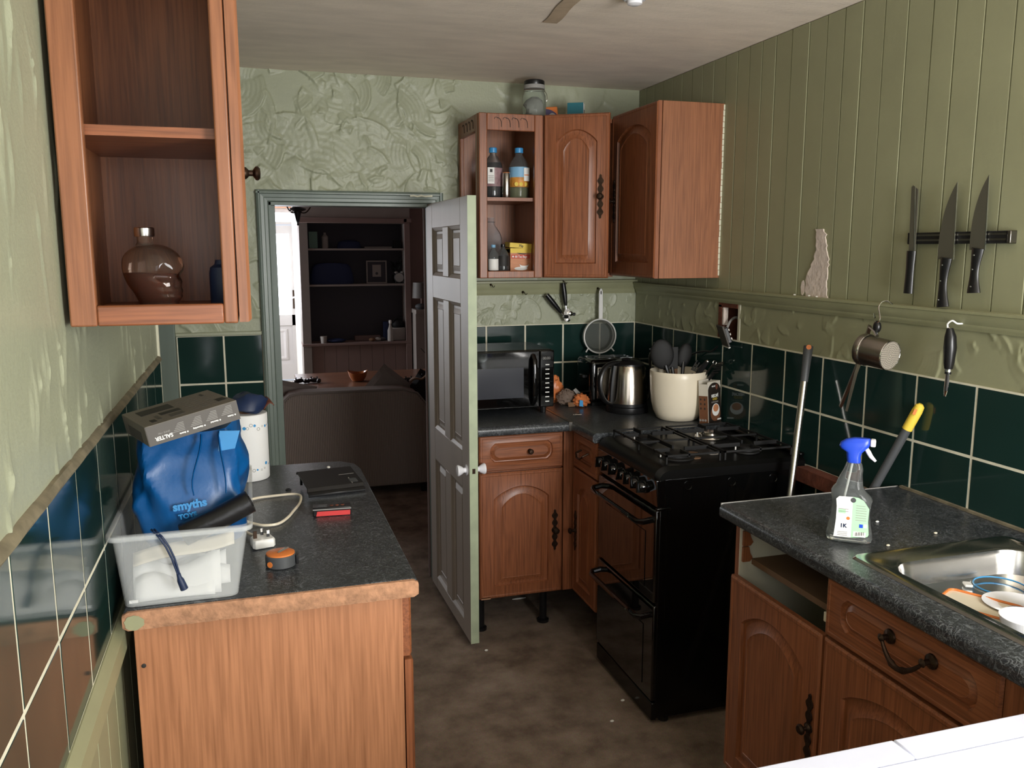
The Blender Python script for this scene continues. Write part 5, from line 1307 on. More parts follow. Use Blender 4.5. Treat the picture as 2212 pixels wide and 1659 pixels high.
# ================================================================= RIGHT WALL
kn = thing('knife_rack', 'dark magnetic knife bar on the green boarded wall', 'knife rack', (1.79, 1.82, 1.614))
B().box(1.777, 1.657, 1.612, 1.796, 1.995, 1.643).make('bar', 'black_matt', kn, bevel=0.002)
for zz in (1.6195, 1.633): B().box(1.7755, 1.665, zz, 1.778, 1.985, zz+0.005).make('magnet_strip', 'steel_dark', kn)
B().box(1.775, 1.652, 1.6115, 1.7965, 1.662, 1.6435).make('end_cap', 'steel_dark', kn, bevel=0.002)
B().box(1.775, 1.985, 1.6115, 1.7965, 1.995, 1.6435).make('end_cap', 'black_plastic', kn, bevel=0.002)
def knife(label, tip, bol, butt, width, kind):
    k = thing('kitchen_knife', label, 'knife', (1.771, bol[0], butt[1]), group='knives on the magnetic bar')
    ty, tz = tip; by, bz = bol; uy, uz = butt; x0, x1 = 1.7715, 1.7735
    if kind == 'bread': pts = [(by-width/2, bz), (by+width/2, bz), (ty+width*0.62, tz-0.004), (ty+width*0.4, tz), (ty-width*0.4, tz-0.012), (ty-width*0.45, tz-0.02)]
    else:
        pts = [(by-width*0.42, bz)]; n = 12
        for i in range(n+1):
            t = i/n; sp_y = by-width*0.42+(ty-(by-width*0.42))*t; w_ = width*(1-t**2.4)**0.9
            pts.append((sp_y+max(w_, 0.0005), bz+(tz-bz)*t))
        pts = [(by-width*0.42, bz)]+pts[1:]
    B().prism(pts, 'x', x0, x1).make('blade', 'blade', k)
    # chrome strip that paints in the highlight along the back of the blade
    B().prism([(by-width*0.42, bz), (by-width*0.42+0.0022, bz), (ty+0.0008, tz-0.004), (ty, tz)], 'x', x0-0.0004, x1).make('spine_highlight', 'chrome', k)
    n = 10; P_ = []; rr = []
    for i in range(n+1):
        t = i/n
        P_.append((1.7705, by+(uy-by)*t+(0.004*math.sin(t*3.1) if kind != 'bread' else 0)-(0.006*t*t if kind == 'curved' else 0), bz+0.004+(uz-bz-0.004)*t))
        rr.append(0.0145+0.0025*math.cos(t*6.2)*(1 if kind != 'bread' else 0.3)+(0.004*max(0, t-0.8)*5*0.5 if kind != 'bread' else 0))
    B().tube(P_, rr, 12, flat=0.6).make('handle', 'black_plastic', k, smooth=True)
    B().box(x0-0.004, by-0.011, bz-0.008, x1+0.004, by+0.011, bz+0.004).make('bolster', 'black_plastic' if kind != 'rivet' else 'steel_dark', k, bevel=0.002)
    if kind == 'rivet' or kind == 'curved':
        for t in (0.12, 0.45, 0.85): B().lathe([(0.0025, 0), (0.0022, -0.0012), (0.0004, -0.0014)], (0, 0, 0), 10, 'y').xf(front_minus_x(1.7605, by+(uy-by)*t+0.002, bz+(uz-bz)*t)).make('rivet', 'chrome', k, smooth=True)
    return k
knife('slim bread knife with square tip, leftmost on the knife bar', (1.974, 1.7726), (1.970, 1.589), (1.972, 1.475), 0.024, 'bread')
knife('large cook\'s knife with curved handle in the middle of the knife bar', (1.826, 1.7716), (1.842, 1.571), (1.848, 1.445), 0.056, 'curved')
knife('riveted cook\'s knife, rightmost on the knife bar', (1.7275, 1.781), (1.741, 1.596), (1.744, 1.487), 0.05, 'rivet')
# S-hook, ricer
sh_ = smooth_path([(1.772, 2.03, 1.44), (1.765, 2.044, 1.449), (1.757, 2.056, 1.446), (1.75, 2.06, 1.432), (1.745, 2.05, 1.415), (1.74, 2.04, 1.4), (1.738, 2.042, 1.39), (1.738, 2.052, 1.386), (1.738, 2.06, 1.392)])
B().tube(sh_, 0.0018, 7).solo('s_hook', 'chrome', 'steel wire hook carrying the potato ricer', 'hook', smooth=True)
rc2 = thing('potato_ricer', 'steel potato ricer with perforated cup hanging from the rail', 'potato ricer', (1.72, 2.08, 1.11))
A0 = Vector((1.7, 2.05, 1.31)); AX = Vector((0.2, -0.96, -0.1)).normalized()
Mq = Matrix.Translation(A0) @ AX.to_track_quat('Z', 'Y').to_matrix().to_4x4()
mat('ricer_steel', (150, 142, 134), 0.3, 1.0)
B().lathe([(0.046, -0.006), (0.047, 0.0), (0.046, 0.008), (0.043, 0.012), (0.0425, 0.085), (0.0415, 0.088), (0.04, 0.0875)], seg=36, cap1=True).xf(Mq).make('cup', 'ricer_steel', rc2, smooth=True)
B().lathe([(0.0455, 0.009), (0.0465, 0.011), (0.0455, 0.013)], seg=36, cap0=False, cap1=False).xf(Mq).make('cup_band', 'chrome', rc2, smooth=True)
hb = B()
for q in range(1, 8):
    for i in range(6*q):
        a = 2*math.pi*i/(6*q); o_ = hb.n()
        hb.lathe([(0.0013, 0.0885), (0.0012, 0.0891)], (0.0055*q*math.cos(a), 0.0055*q*math.sin(a), 0), 5)
mat('ricer_disc', (176, 168, 154), 0.5, 0.4)
B().lathe([(0.0405, 0.0884), (0.0004, 0.0886)], seg=36, cap0=False).xf(Mq).make('perforated_disc', 'ricer_disc', rc2)
hb.xf(Mq).make('perforations', 'print_dark', rc2, kind='stuff')
B().lathe([(0.0405, 0.0872), (0.0425, 0.0885), (0.0435, 0.086)], seg=36, cap0=False, cap1=False).xf(Mq).make('rim', 'chrome', rc2, smooth=True)
B().tube([(1.744, 2.085, 1.375), (1.745, 2.13, 1.25), (1.742, 2.192, 1.112)], [0.009, 0.0095, 0.0075], 4, flat=0.45).make('long_handle', 'ricer_steel', rc2)
B().tube([(1.716, 2.085, 1.27), (1.708, 2.09, 1.235), (1.692, 2.101, 1.118)], [0.009, 0.008, 0.0055], 4, flat=0.6).make('cup_handle', 'ricer_steel', rc2)
B().tube([(1.744, 2.085, 1.37), (1.735, 2.05, 1.36), (1.725, 2.03, 1.35)], 0.006, 6, flat=0.5).make('hinge_bracket', 'chrome', rc2)
B().ell((1.742, 2.053, 1.374), (0.011, 0.013, 0.018), 14, 10).make('grip_end', 'black_plastic', rc2, smooth=True)
B().tube([(1.738, 2.06, 1.4), (1.742, 2.07, 1.412)], 0.0022, 6).make('pin', 'chrome', rc2, smooth=True)
# peeler
ph_ = thing('cup_hook', 'white cup hook screwed into the rail above the peeler', 'hook', (1.775, 1.8, 1.4))
B().tube(smooth_path([(1.79, 1.787, 1.405), (1.772, 1.79, 1.405), (1.762, 1.797, 1.412), (1.757, 1.806, 1.404), (1.759, 1.808, 1.393)]), 0.0024, 7).make('wire', 'white_plastic', ph_, smooth=True)
pe = thing('peeler', 'black handled vegetable peeler hanging from the rail', 'peeler', (1.765, 1.8, 1.21))
B().tube([(1.762, 1.803, 1.392), (1.763, 1.8, 1.37), (1.764, 1.799, 1.34), (1.765, 1.8, 1.3), (1.766, 1.801, 1.284)], [0.008, 0.0145, 0.0165, 0.0135, 0.0105], 14).make('handle', 'black_plastic', pe, smooth=True)
B().tube([(1.766, 1.801, 1.286), (1.766, 1.8015, 1.276)], 0.0095, 14).make('ferrule', 'chrome', pe, smooth=True)
B().tube([(1.766, 1.8015, 1.276), (1.766, 1.802, 1.27)], 0.0085, 12).make('collar', 'black_plastic', pe, smooth=True)
B().tube([(1.766, 1.802, 1.272), (1.766, 1.8025, 1.25), (1.766, 1.804, 1.225), (1.766, 1.806, 1.209)], [0.0075, 0.0072, 0.0065, 0.0035], 10, flat=0.5).make('blade', 'chrome', pe, smooth=True)
B().tube([(1.762, 1.7975, 1.268), (1.762, 1.798, 1.225)], 0.003, 8).make('blade_slot', 'print_dark', pe, smooth=True)
B().tube(smooth_path([(1.7625, 1.803, 1.391), (1.759, 1.808, 1.396), (1.757, 1.807, 1.404), (1.76, 1.8, 1.398)]), 0.0013, 6).make('hanging_loop', 'steel', pe, smooth=True)
# dangling socket back box
sk_ = thing('socket_plate', 'grey socket plate dangling by wires from the wall recess', 'socket', (1.77, 2.92, 1.2))
Ms = T3(1.765, 2.935, 1.262) @ RZ(-104) @ RX(20)
B().box(-0.043, -0.004, -0.043, 0.043, 0.004, 0.043).xf(Ms).make('face_plate', 'carton_dark', sk_, bevel=0.003)
B().box(-0.03, 0.004, -0.032, 0.03, 0.02, 0.032).xf(Ms).make('back_block', 'black_plastic', sk_, bevel=0.003)
for q in range(3): B().box(-0.02, 0.02, -0.022+0.018*q, 0.02, 0.026, -0.014+0.018*q).xf(Ms).make('terminal', 'steel_dark', sk_)
B().box(-0.043, -0.005, -0.047, 0.043, 0.003, -0.043).xf(Ms).make('plate_edge', 'print_white', sk_)
B().tube(smooth_path([(1.79, 2.95, 1.29), (1.81, 2.955, 1.32), (1.84, 2.96, 1.33), (1.87, 2.965, 1.3)]), 0.005, 7).make('wire', 'print_grey', sk_, smooth=True)
B().tube(smooth_path([(1.77, 2.98, 1.215), (1.765, 3.02, 1.19), (1.77, 3.08, 1.185), (1.77, 3.15, 1.17), (1.765, 3.2, 1.15)]), 0.004, 7).make('black_flex', 'black_plastic', sk_, smooth=True)
# broom and mop handles
bh = thing('broom_handle', 'silver broom pole with dark grip leaning between cooker and sink unit', 'pole', (1.49, 2.17, 0))
def lerp3(a, b_, t): return tuple(a[i]+(b_[i]-a[i])*t for i in range(3))
ta, tb_ = (1.762, 2.392, 1.295), (1.492, 2.172, 0.0)
B().tube([lerp3(ta, tb_, t) for t in (0.09, 0.5, 1.0)], 0.0115, 14).make('pole', 'steel', bh, smooth=True)
B().tube([lerp3(ta, tb_, t) for t in (0.012, 0.03, 0.06, 0.1)], [0.0155, 0.015, 0.0135, 0.0125], 16).make('grip', 'grey_plastic', bh, smooth=True)
d_ = (Vector(tb_)-Vector(ta)).normalized()
B().tube([tuple(Vector(lerp3(ta, tb_, 0.014))-d_*0.004), lerp3(ta, tb_, 0.014)], [0.015, 0.0155], 16).make('grip_top', 'grey_plastic', bh, smooth=True)
B().lathe([(0.0085, 0), (0.008, -0.002)], (0, 0, 0), 12, 'y').xf(T3(1.7505, 2.376, 1.279) @ RZ(-36)).make('hanging_hole', 'orange', bh)
mh = thing('mop_handle', 'grey mop pole with yellow end cap leaning on the tiles behind the spray bottle', 'pole', (1.55, 2.36, 0))
ta, tb_ = (1.779, 1.907, 1.16), (1.553, 2.352, 0.0)
B().tube([lerp3(ta, tb_, t) for t in (0.055, 0.5, 1.0)], 0.0125, 14).make('pole', 'grey_plastic', mh, smooth=True)
B().tube([lerp3(ta, tb_, t) for t in (-0.008, -0.003, 0.01, 0.058)], [0.006, 0.0125, 0.0145, 0.0142], 16).make('end_cap', 'yellow', mh, smooth=True)
B().box(-0.004, -0.003, -0.008, 0.004, 0.0, 0.008).xf(T3(1.762, 1.904, 1.148) @ RZ(-40) @ RY(18)).make('hanging_slot', 'orange', mh)
b = B().box(1.745, 2.0, 0.82, 1.79, 2.4, 0.87); b.solo('timber_batten', 'brick_red', 'reddish wooden batten on the wall between cooker and sink unit', 'batten', bevel=0.002)

# ================================================================= SINK
sn = thing('sink', 'inset stainless steel sink in the right worktop', 'sink', (1.5, 1.28, 0.75))
def rr_(x0, x1, y0, y1, r, z, n=6):
    pts = []
    for cx, cy, a0 in ((x1-r, y0+r, -90), (x1-r, y1-r, 0), (x0+r, y1-r, 90), (x0+r, y0+r, 180)):
        for q in range(n+1): pts.append((cx+r*math.cos(R(a0+90*q/n)), cy+r*math.sin(R(a0+90*q/n)), z))
    return pts
bx0, bx1, by0, by1 = 1.312, 1.70, 0.96, 1.478
b = B(); b.loops([rr_(SX0-0.004, SX1+0.004, 0.82, SY1+0.004, 0.02, 0.9105), rr_(SX0, SX1, 0.824, SY1, 0.022, 0.9155), rr_(SX0+0.012, SX1-0.012, 0.836, SY1-0.012, 0.03, 0.9165), rr_(SX0+0.02, SX1-0.008, 0.84, SY1-0.022, 0.035, 0.913), rr_(bx0-0.006, bx1+0.006, by0, by1+0.008, 0.075, 0.912), rr_(bx0, bx1, by0, by1, 0.075, 0.907), rr_(bx0+0.004, bx1-0.004, by0+0.004, by1-0.004, 0.072, 0.895), rr_(bx0+0.018, bx1-0.018, by0+0.018, by1-0.018, 0.062, 0.78), rr_(bx0+0.035, bx1-0.035, by0+0.035, by1-0.035, 0.05, 0.766)], True, False, True)
b.make('bowl', 'sink_steel', sn, smooth=True)
mat('water', (196, 204, 208), 0.03, trans=0.9, ior=1.33)
B().loops([rr_(bx0+0.0055, bx1-0.0055, by0+0.0055, by1-0.0055, 0.07, 0.852), rr_(bx0+0.017, bx1-0.017, by0+0.017, by1-0.017, 0.064, 0.79)]).solo('dish_water', 'water', 'shallow washing up water standing in the steel sink', 'water', kind='stuff', smooth=True)
# things in the sink
ld = thing('container_lid', 'round clear container lid with blue seal floating in the sink', 'lid', (1.56, 1.395, 0.853))
B().lathe([(0.05, 0.853), (0.058, 0.855), (0.06, 0.859), (0.052, 0.861), (0.045, 0.858), (0.02, 0.859), (0.001, 0.859)], (1.56, 1.395, 0), 32).make('lid', 'clear_thin', ld, smooth=True)
B().tube([(1.56+0.054*math.cos(a), 1.395+0.054*math.sin(a), 0.8605) for a in [2*math.pi*i/36 for i in range(37)]], 0.0018, 6).make('seal', 'blue_cap', ld, smooth=True)
for a in (150, 60, 250): B().box(-0.012, 0.058, 0.855, 0.012, 0.075, 0.861).xf(T3(1.56, 1.395, 0) @ RZ(a)).make('clip', 'white_plastic', ld, bevel=0.002)
og = thing('food_tray_lid', 'flat frosted lid with orange rim in the sink', 'lid', (1.45, 1.32, 0.853))
Mo = T3(1.43, 1.325, 0.8555) @ RZ(-62)
o1 = B(); o1.loops([rr_(-0.075, 0.075, -0.05, 0.05, 0.015, 0), rr_(-0.075, 0.075, -0.05, 0.05, 0.015, 0.006)]).xf(Mo).make('lid', 'cream_plastic', og, smooth=True)
B().tube([tuple(Mo @ Vector(p)) for p in rr_(-0.073, 0.073, -0.048, 0.048, 0.015, 0.008)+[rr_(-0.073, 0.073, -0.048, 0.048, 0.015, 0.008)[0]]], 0.0028, 6).make('rim', 'orange', og, smooth=True)
B().lathe([(0.03, 0.853), (0.06, 0.86), (0.064, 0.863), (0.058, 0.862), (0.03, 0.857), (0.001, 0.857)], (1.5, 1.3, 0.004), 32).solo('saucer', 'white_gloss', 'pale plate lying beside the orange rimmed lid in the sink', 'plate', smooth=True)
B().lathe([(0.025, 0.855), (0.045, 0.872), (0.05, 0.892), (0.0475, 0.892), (0.042, 0.874), (0.02, 0.86)], (1.415, 1.198, 0), 28).solo('white_bowl', 'white_gloss', 'white bowl at the right edge of the sink', 'bowl', smooth=True)
B().box(-0.022, -0.03, 0, 0.022, 0.03, 0.045).xf(T3(1.5, 1.24, 0.862) @ RZ(25) @ RX(12)).solo('blue_block', 'blue_plastic', 'bright blue plastic block in the sink', 'block', bevel=0.004)
B().ell((1.462, 1.265, 0.866), (0.03, 0.022, 0.012), 14, 8).solo('navy_cup', 'navy', 'small dark navy cup lying beside the white bowl in the sink', 'cup', smooth=True)
for i, (x, y_, m_, l_) in enumerate(((1.575, 1.605, 'cream_plastic', 'pale crumb near the tiles behind the sink'), (1.402, 1.567, 'cream_plastic', 'pale crumb at the left sink corner'), (1.5, 1.72, 'print_white', 'tiny white crumb on the right worktop near the wall'))):
    B().ell((x, y_, 0.9125), (0.005, 0.0035, 0.0025), 8, 5).solo('crumb', m_, l_, 'crumb', smooth=True)
# spray bottle
sp_ = thing('spray_bottle', 'clear cleaner bottle with blue and white trigger on the right worktop', 'spray bottle', (1.343, 1.625, 0.9105), (0, 0, math.atan2(-1.343, 1.625)), world=False)
# local x to the viewer's right, y away, z up
def oval(xl, xr, d, z, n=28, p=0.7):
    cx, rx = (xl+xr)/2, (xr-xl)/2; sq = lambda c: math.copysign(abs(c)**p, c)
    return [(cx+rx*sq(math.cos(2*math.pi*i/n)), d*sq(math.sin(2*math.pi*i/n)), z) for i in range(n)]
prof = [(-0.045, 0.038, 0.02, 0.0), (-0.053, 0.046, 0.026, 0.004), (-0.056, 0.048, 0.028, 0.012), (-0.055, 0.047, 0.028, 0.022), (-0.05, 0.042, 0.027, 0.045), (-0.0465, 0.039, 0.026, 0.07), (-0.046, 0.041, 0.026, 0.09), (-0.0475, 0.0435, 0.026, 0.105), (-0.049, 0.036, 0.026, 0.115), (-0.0495, 0.028, 0.025, 0.122), (-0.046, 0.0235, 0.022, 0.13), (-0.0405, 0.0205, 0.019, 0.137), (-0.036, 0.019, 0.018, 0.15), (-0.03, 0.0175, 0.0165, 0.163), (-0.0245, 0.0185, 0.0155, 0.175), (-0.02, 0.0155, 0.0145, 0.188), (-0.0185, 0.013, 0.0135, 0.193)]
b = B(); b.loops([oval(*q) for q in prof]); b.make('bottle', 'clear', sp_, smooth=True)
b = B(); b.loops([oval(q[0]+0.003, q[1]-0.003, q[2]-0.003, q[3]+0.002) for q in prof[:3]]); b.make('liquid', 'clear_thin', sp_, smooth=True)
def slabp(pts, d, z=None): return B().prism(pts, 'y', -d, -d+0.0008)
b = slabp([(-0.038, 0.016), (0.0, 0.017), (0.0, 0.1155), (-0.03, 0.1145), (-0.0365, 0.108), (-0.0345, 0.09), (-0.0345, 0.06), (-0.0365, 0.035)], 0.0287); b.make('label_white', 'print_white', sp_)
mat('label_green', (170, 226, 176), 0.5)
b = slabp([(0.0, 0.017), (0.036, 0.0225), (0.0385, 0.028), (0.0355, 0.06), (0.0365, 0.09), (0.024, 0.108), (0.012, 0.1145), (0.0, 0.1155)], 0.0287); b.make('label_green', 'label_green', sp_)
bars = B()
for i in range(11): bars.box(0.008+0.0019*i, -0.0292, 0.022+0.0003*i, 0.008+0.0019*i+(0.0012 if i % 3 else 0.0006), -0.0286, 0.0305+0.0003*i)
B().box(0.005, -0.029, 0.0205, 0.032, -0.0285, 0.0325).make('barcode_panel', 'print_white', sp_)
bars.make('barcode', 'print_dark', sp_, kind='stuff')
B().box(0.017, -0.0292, 0.043, 0.025, -0.0286, 0.0515).make('hazard_mark', 'blue_plastic', sp_); B().box(0.027, -0.0292, 0.044, 0.0335, -0.0286, 0.052).make('hazard_mark', 'print_white', sp_)
for q in range(7): B().box(0.008, -0.0292, 0.06+0.0058*q, 0.031-0.0015*max(0, q-4), -0.0286, 0.0615+0.0058*q).make('print_line', 'print_grey', sp_)
for q in range(5): B().box(-0.03, -0.0292, 0.02+0.004*q if q < 3 else 0.078+0.006*(q-3), -0.008, -0.0286, 0.0215+0.004*q if q < 3 else 0.0795+0.006*(q-3)).make('print_line', 'print_grey', sp_)
text('1K', 0.013, 'navy', sp_, T3(-0.025, -0.0292, 0.04) @ FACE_Y, bold=0.0005)
B().lathe([(0.006, 0), (0.006, -0.0008)], (0.001, -0.0286, 0.108), 16, 'y').make('round_mark', 'grey_plastic', sp_)
B().box(-0.03, -0.0292, 0.074, -0.014, -0.0286, 0.084).make('green_mark', 'label_green', sp_); B().lathe([(0.004, 0), (0.004, -0.0008)], (-0.008, -0.0286, 0.063), 14, 'y').make('round_mark', 'orange', sp_)
B().tube([(-0.006, 0, 0.192), (-0.012, 0, 0.15), (-0.02, 0, 0.1), (-0.022, 0, 0.012)], 0.0026, 8).make('dip_tube', 'white_plastic', sp_, smooth=True)
b = B(); b.loops([oval(-0.0185, 0.0115, 0.0145, 0.193), oval(-0.019, 0.012, 0.015, 0.197), oval(-0.0205, 0.0105, 0.015, 0.207), oval(-0.0215, 0.0135, 0.0145, 0.217), oval(-0.034, 0.0215, 0.0145, 0.225), oval(-0.0375, 0.0275, 0.0145, 0.231), oval(-0.035, 0.0305, 0.014, 0.239), oval(-0.024, 0.0305, 0.0115, 0.247), oval(-0.008, 0.029, 0.008, 0.2515)]); b.make('trigger_head', 'blue_plastic', sp_, smooth=True)
B().box(0.0295, -0.0105, 0.2335, 0.0415, 0.0105, 0.2505).make('nozzle', 'white_gloss', sp_, bevel=0.003)
B().tube([(0.021, 0, 0.229), (0.027, 0, 0.219), (0.033, 0, 0.209), (0.0435, 0, 0.1985)], [0.0045, 0.0055, 0.005, 0.003], 10).make('trigger', 'white_gloss', sp_, smooth=True)
# white appliance at the bottom right
wm = thing('white_appliance', 'white appliance top in the bottom right corner', 'appliance', (0.87, 0.67, 0))
B().box(0.57, 0.375, 0.02, 1.165, 0.962, 0.825).make('cabinet', 'appliance_white', wm, bevel=0.006)
B().box(0.565, 0.36, 0.826, 1.168, 0.924, 0.858).make('lid', 'appliance_white', wm, bevel=0.003)
B().box(0.565, 0.9255, 0.826, 0.905, 0.974, 0.8595).make('rear_strip', 'appliance_white', wm, bevel=0.003)
B().box(0.906, 0.9255, 0.826, 1.168, 0.974, 0.8595).make('rear_strip', 'appliance_white', wm, bevel=0.003)
for px, py in ((0.62, 0.42), (1.11, 0.42), (0.62, 0.91), (1.11, 0.91)): B().lathe([(0.02, 0), (0.02, 0.022)], (px, py, 0), 10).make('foot', 'black_plastic', wm)
# ceiling light
cl = thing('ceiling_light', 'white round ceiling light fitting at the top of the picture', 'light', (1.112, 2.44, 2.27))
B().lathe([(0.048, ZC), (0.048, ZC-0.008), (0.038, ZC-0.014), (0.03, ZC-0.02)], (1.112, 2.405, 0), 28).make('rose', 'white_gloss', cl, smooth=True)
B().lathe([(0.022, ZC-0.02), (0.022, ZC-0.03), (0.012, ZC-0.034), (0.001, ZC-0.034)], (1.112, 2.405, 0), 22).make('lampholder', 'white_gloss', cl, smooth=True)
# bits on the carpet
for i, (x, y_, l_) in enumerate(((1.114, 2.472, 'white crumb on the carpet in front of the cooker'), (1.205, 2.586, 'pair of tiny white specks on the carpet by the cooker base'), (1.12, 3.55, 'white paper scrap on the carpet under the back cabinet'), (0.84, 3.1, 'small white speck on the carpet beside the open door'))):
    B().ell((x, y_, 0.004), (0.008 if i != 2 else 0.035, 0.005, 0.004), 8, 5).solo('floor_crumb', 'white_paint', l_, 'crumb', smooth=True)
st = B()
for q in range(7): st.tube([(1.54+0.012*q, 2.3+0.012*q, 0.004), (1.62+0.012*q, 2.28+0.014*(q % 3)+0.01*q, 0.006)], 0.0025, 5)
st.solo('straw_debris', 'chipboard', 'scattered tan straw on the floor between cooker and sink unit', 'debris', kind='stuff')

# ================================================================= LIVING ROOM BEYOND THE DOORWAY
struct(B().box(-2.2, YB+0.14, 0, -2.1, 7.95, 2.5).box(-2.2, 9.55, 0, -2.1, 10.4, 2.5).box(-2.2, 7.95, 0, -2.1, 9.55, 0.8).box(-2.2, 7.95, 2.0, -2.1, 9.55, 2.5), 'wall_living_left', 'living_wall')
struct(B().box(2.6, YB+0.14, 0, 2.7, 10.4, 2.5), 'wall_living_right', 'living_wall')
struct(B().box(-2.2, YB+0.13, 0, -1.1, YB+0.18, 2.5).box(1.95, YB+0.13, 0, 2.7, YB+0.18, 2.5).box(-1.1, YB+0.141, 0, 0.07, YB+0.15, 2.5).box(0.78, YB+0.141, 0, 1.95, YB+0.15, 2.5).box(0.07, YB+0.141, 1.81, 0.78, YB+0.15, 2.5), 'wall_living_near', 'living_wall')
# far walls: shelving alcove wall and front door wall
FYW = 8.6
wf = B().box(0.475, FYW, 0, 0.555, FYW+0.25, 2.5).box(1.512, FYW, 0, 1.56, FYW+0.25, 2.5).box(0.555, FYW, 1.85, 1.512, FYW+0.25, 2.5).box(0.555, FYW+0.03, 0, 1.512, FYW+0.25, 0.655).box(0.475, FYW+0.25, 0, 1.56, FYW+0.3, 2.5)
wall_alcove = struct(wf, 'wall_alcove', 'living_trim')
for x0 in [0.56+0.119*i for i in range(8)]: B().box(x0, FYW+0.022, 0.05, x0+0.116, FYW+0.03, 0.64).make('board', 'living_wall', wall_alcove)
B().box(0.46, FYW-0.02, 1.85, 1.53, FYW, 1.9).make('cornice', 'living_wall', wall_alcove, bevel=0.005)
B().box(1.5, FYW-0.012, 0.0, 1.558, FYW, 1.87).make('pilaster', 'living_wall', wall_alcove, bevel=0.003)
B().box(1.495, FYW-0.02, 1.86, 1.575, FYW, 1.9).make('pilaster_cap', 'living_wall', wall_alcove, bevel=0.003)
B().box(0.555, FYW+0.246, 0.65, 1.512, FYW+0.25, 1.85).make('back_board', 'living_blue', wall_alcove)
for z in (1.242, 1.595): B().box(0.556, FYW+0.01, z-0.009, 1.511, FYW+0.245, z+0.009).make('shelf', 'living_trim', wall_alcove)
B().box(0.47, FYW-0.015, 0.645, 1.56, FYW+0.245, 0.67).make('counter', 'living_wall', wall_alcove, bevel=0.003)
struct(B().box(1.56, FYW+0.1, 0, 2.6, FYW+0.15, 2.5), 'wall_far_right', 'living_wall')
mantel = struct(B().box(1.562, 8.35, 0.96, 2.2, FYW+0.1, 1.0).box(1.57, 8.42, 0, 2.2, FYW+0.1, 0.96), 'trim_10', 'living_trim', 'plain low shelf beside the alcove')
struct(B().box(0.475, FYW+0.3, 0, 0.56, 10.1, 2.5), 'wall_entrance', 'white_paint')
DY = 10.0
wd_ = B().box(-2.2, DY, 0, -0.46, DY+0.1, 2.5).box(0.56, DY, 0, 0.62, DY+0.1, 2.5).box(-0.46, DY, 2.03, 0.56, DY+0.1, 2.5).box(-0.46, DY-0.04, 0, 0.56, DY+0.1, 0.1)
wall_front = struct(wd_, 'wall_front', 'white_paint')
B().box(-2.2, DY-0.06, 2.05, 0.56, DY, 2.45).make('peach_band', 'peach', wall_front, bevel=0.01)
mat('door_white', (206, 202, 200), 0.5)
mat('bright_pane', (250, 252, 255), 0.4, emit=(236, 242, 255), estr=5.0)
door_2 = struct(B().box(-0.4, DY-0.02, 0.12, 0.515, DY+0.03, 0.30).box(-0.4, DY-0.02, 0.74, 0.515, DY+0.03, 0.86).box(-0.4, DY-0.02, 1.77, 0.515, DY+0.03, 1.86).box(-0.4, DY-0.02, 0.3, -0.31, DY+0.03, 1.77).box(0.44, DY-0.02, 0.3, 0.515, DY+0.03, 1.77), 'door_2', 'door_white', 'white front door with bright frosted glass at the end of the living room')
B().box(-0.31, DY, 0.86, 0.44, DY+0.01, 1.77).make('pane', 'bright_pane', door_2)
B().box(-0.31, DY+0.0, 0.3, 0.44, DY+0.02, 0.74).make('lower_panel', 'door_white', door_2)
rcx = lambda i, y_: [(-0.25+i, y_, 0.345+i), (0.38-i, y_, 0.345+i), (0.38-i, y_, 0.7-i), (-0.25+i, y_, 0.7-i)]
B().loops([rcx(0, DY), rcx(0, DY-0.008), rcx(0.02, DY-0.014), rcx(0.04, DY-0.006), rcx(0.045, DY-0.004)]).make('raised_panel', 'door_white', door_2)
B().box(0.455, DY-0.028, 0.93, 0.485, DY-0.02, 1.14).make('handle_plate', 'antique_brass', door_2, bevel=0.003)
B().tube([(0.47, DY-0.02, 1.06), (0.47, DY-0.06, 1.06), (0.36, DY-0.065, 1.03)], 0.009, 8).make('handle', 'white_gloss', door_2, smooth=True)
win2 = struct(B().box(-0.46, DY-0.01, 1.87, 0.56, DY+0.03, 1.9).box(-0.46, DY-0.01, 2.0, 0.56, DY+0.03, 2.04).box(0.515, DY-0.02, 0.1, 0.56, DY+0.03, 2.03), 'window_2', 'door_white')
B().box(-0.46, DY+0.005, 1.9, 0.515, DY+0.012, 2.0).make('pane', 'bright_pane', win2)
# sofa
so = thing('sofa', 'grey ribbed fabric sofa seen from behind through the doorway', 'sofa', (0.62, 5.8, 0))
mat('sofa_fabric', (128, 116, 107), 0.95)
mat('sofa_rib', (152, 139, 129), 0.95)
mat('cushion_grey', (124, 115, 108), 0.95, bump=0.4, bscale=60)
mat('cushion_dark', (34, 32, 32), 0.95)
top = [(0.15, 0.06), (1.13, 0.06), (1.13, 0.5), (1.085, 0.575), (1.01, 0.672), (0.92, 0.7), (0.27, 0.703), (0.205, 0.693), (0.17, 0.66), (0.15, 0.6)]
B().prism(top, 'y', 5.41, 5.62).make('back', 'sofa_fabric', so, bevel=0.02, seg=3)
def ztop(x):
    for a, b_ in zip(top[2:], top[3:]):
        if b_[0] <= x <= a[0]: return a[1]+(b_[1]-a[1])*(a[0]-x)/max(1e-6, a[0]-b_[0])
    return 0.6
rb = B()
for i in range(88):
    x = 0.165+0.0108*i
    rb.prism([(x, 5.412), (x+0.0035, 5.405), (x+0.0065, 5.405), (x+0.0095, 5.412)], 'z', 0.07, ztop(x+0.005)-0.012)
rb.make('ribs', 'sofa_rib', so, kind='stuff')
B().tube([(a[0], 5.415, a[1]) for a in top[2:]], 0.007, 7).make('piping', 'cushion_grey', so, smooth=True)
B().box(0.1, 5.62, 0.06, 1.18, 6.35, 0.42).make('seat', 'sofa_fabric', so, bevel=0.03, seg=3)
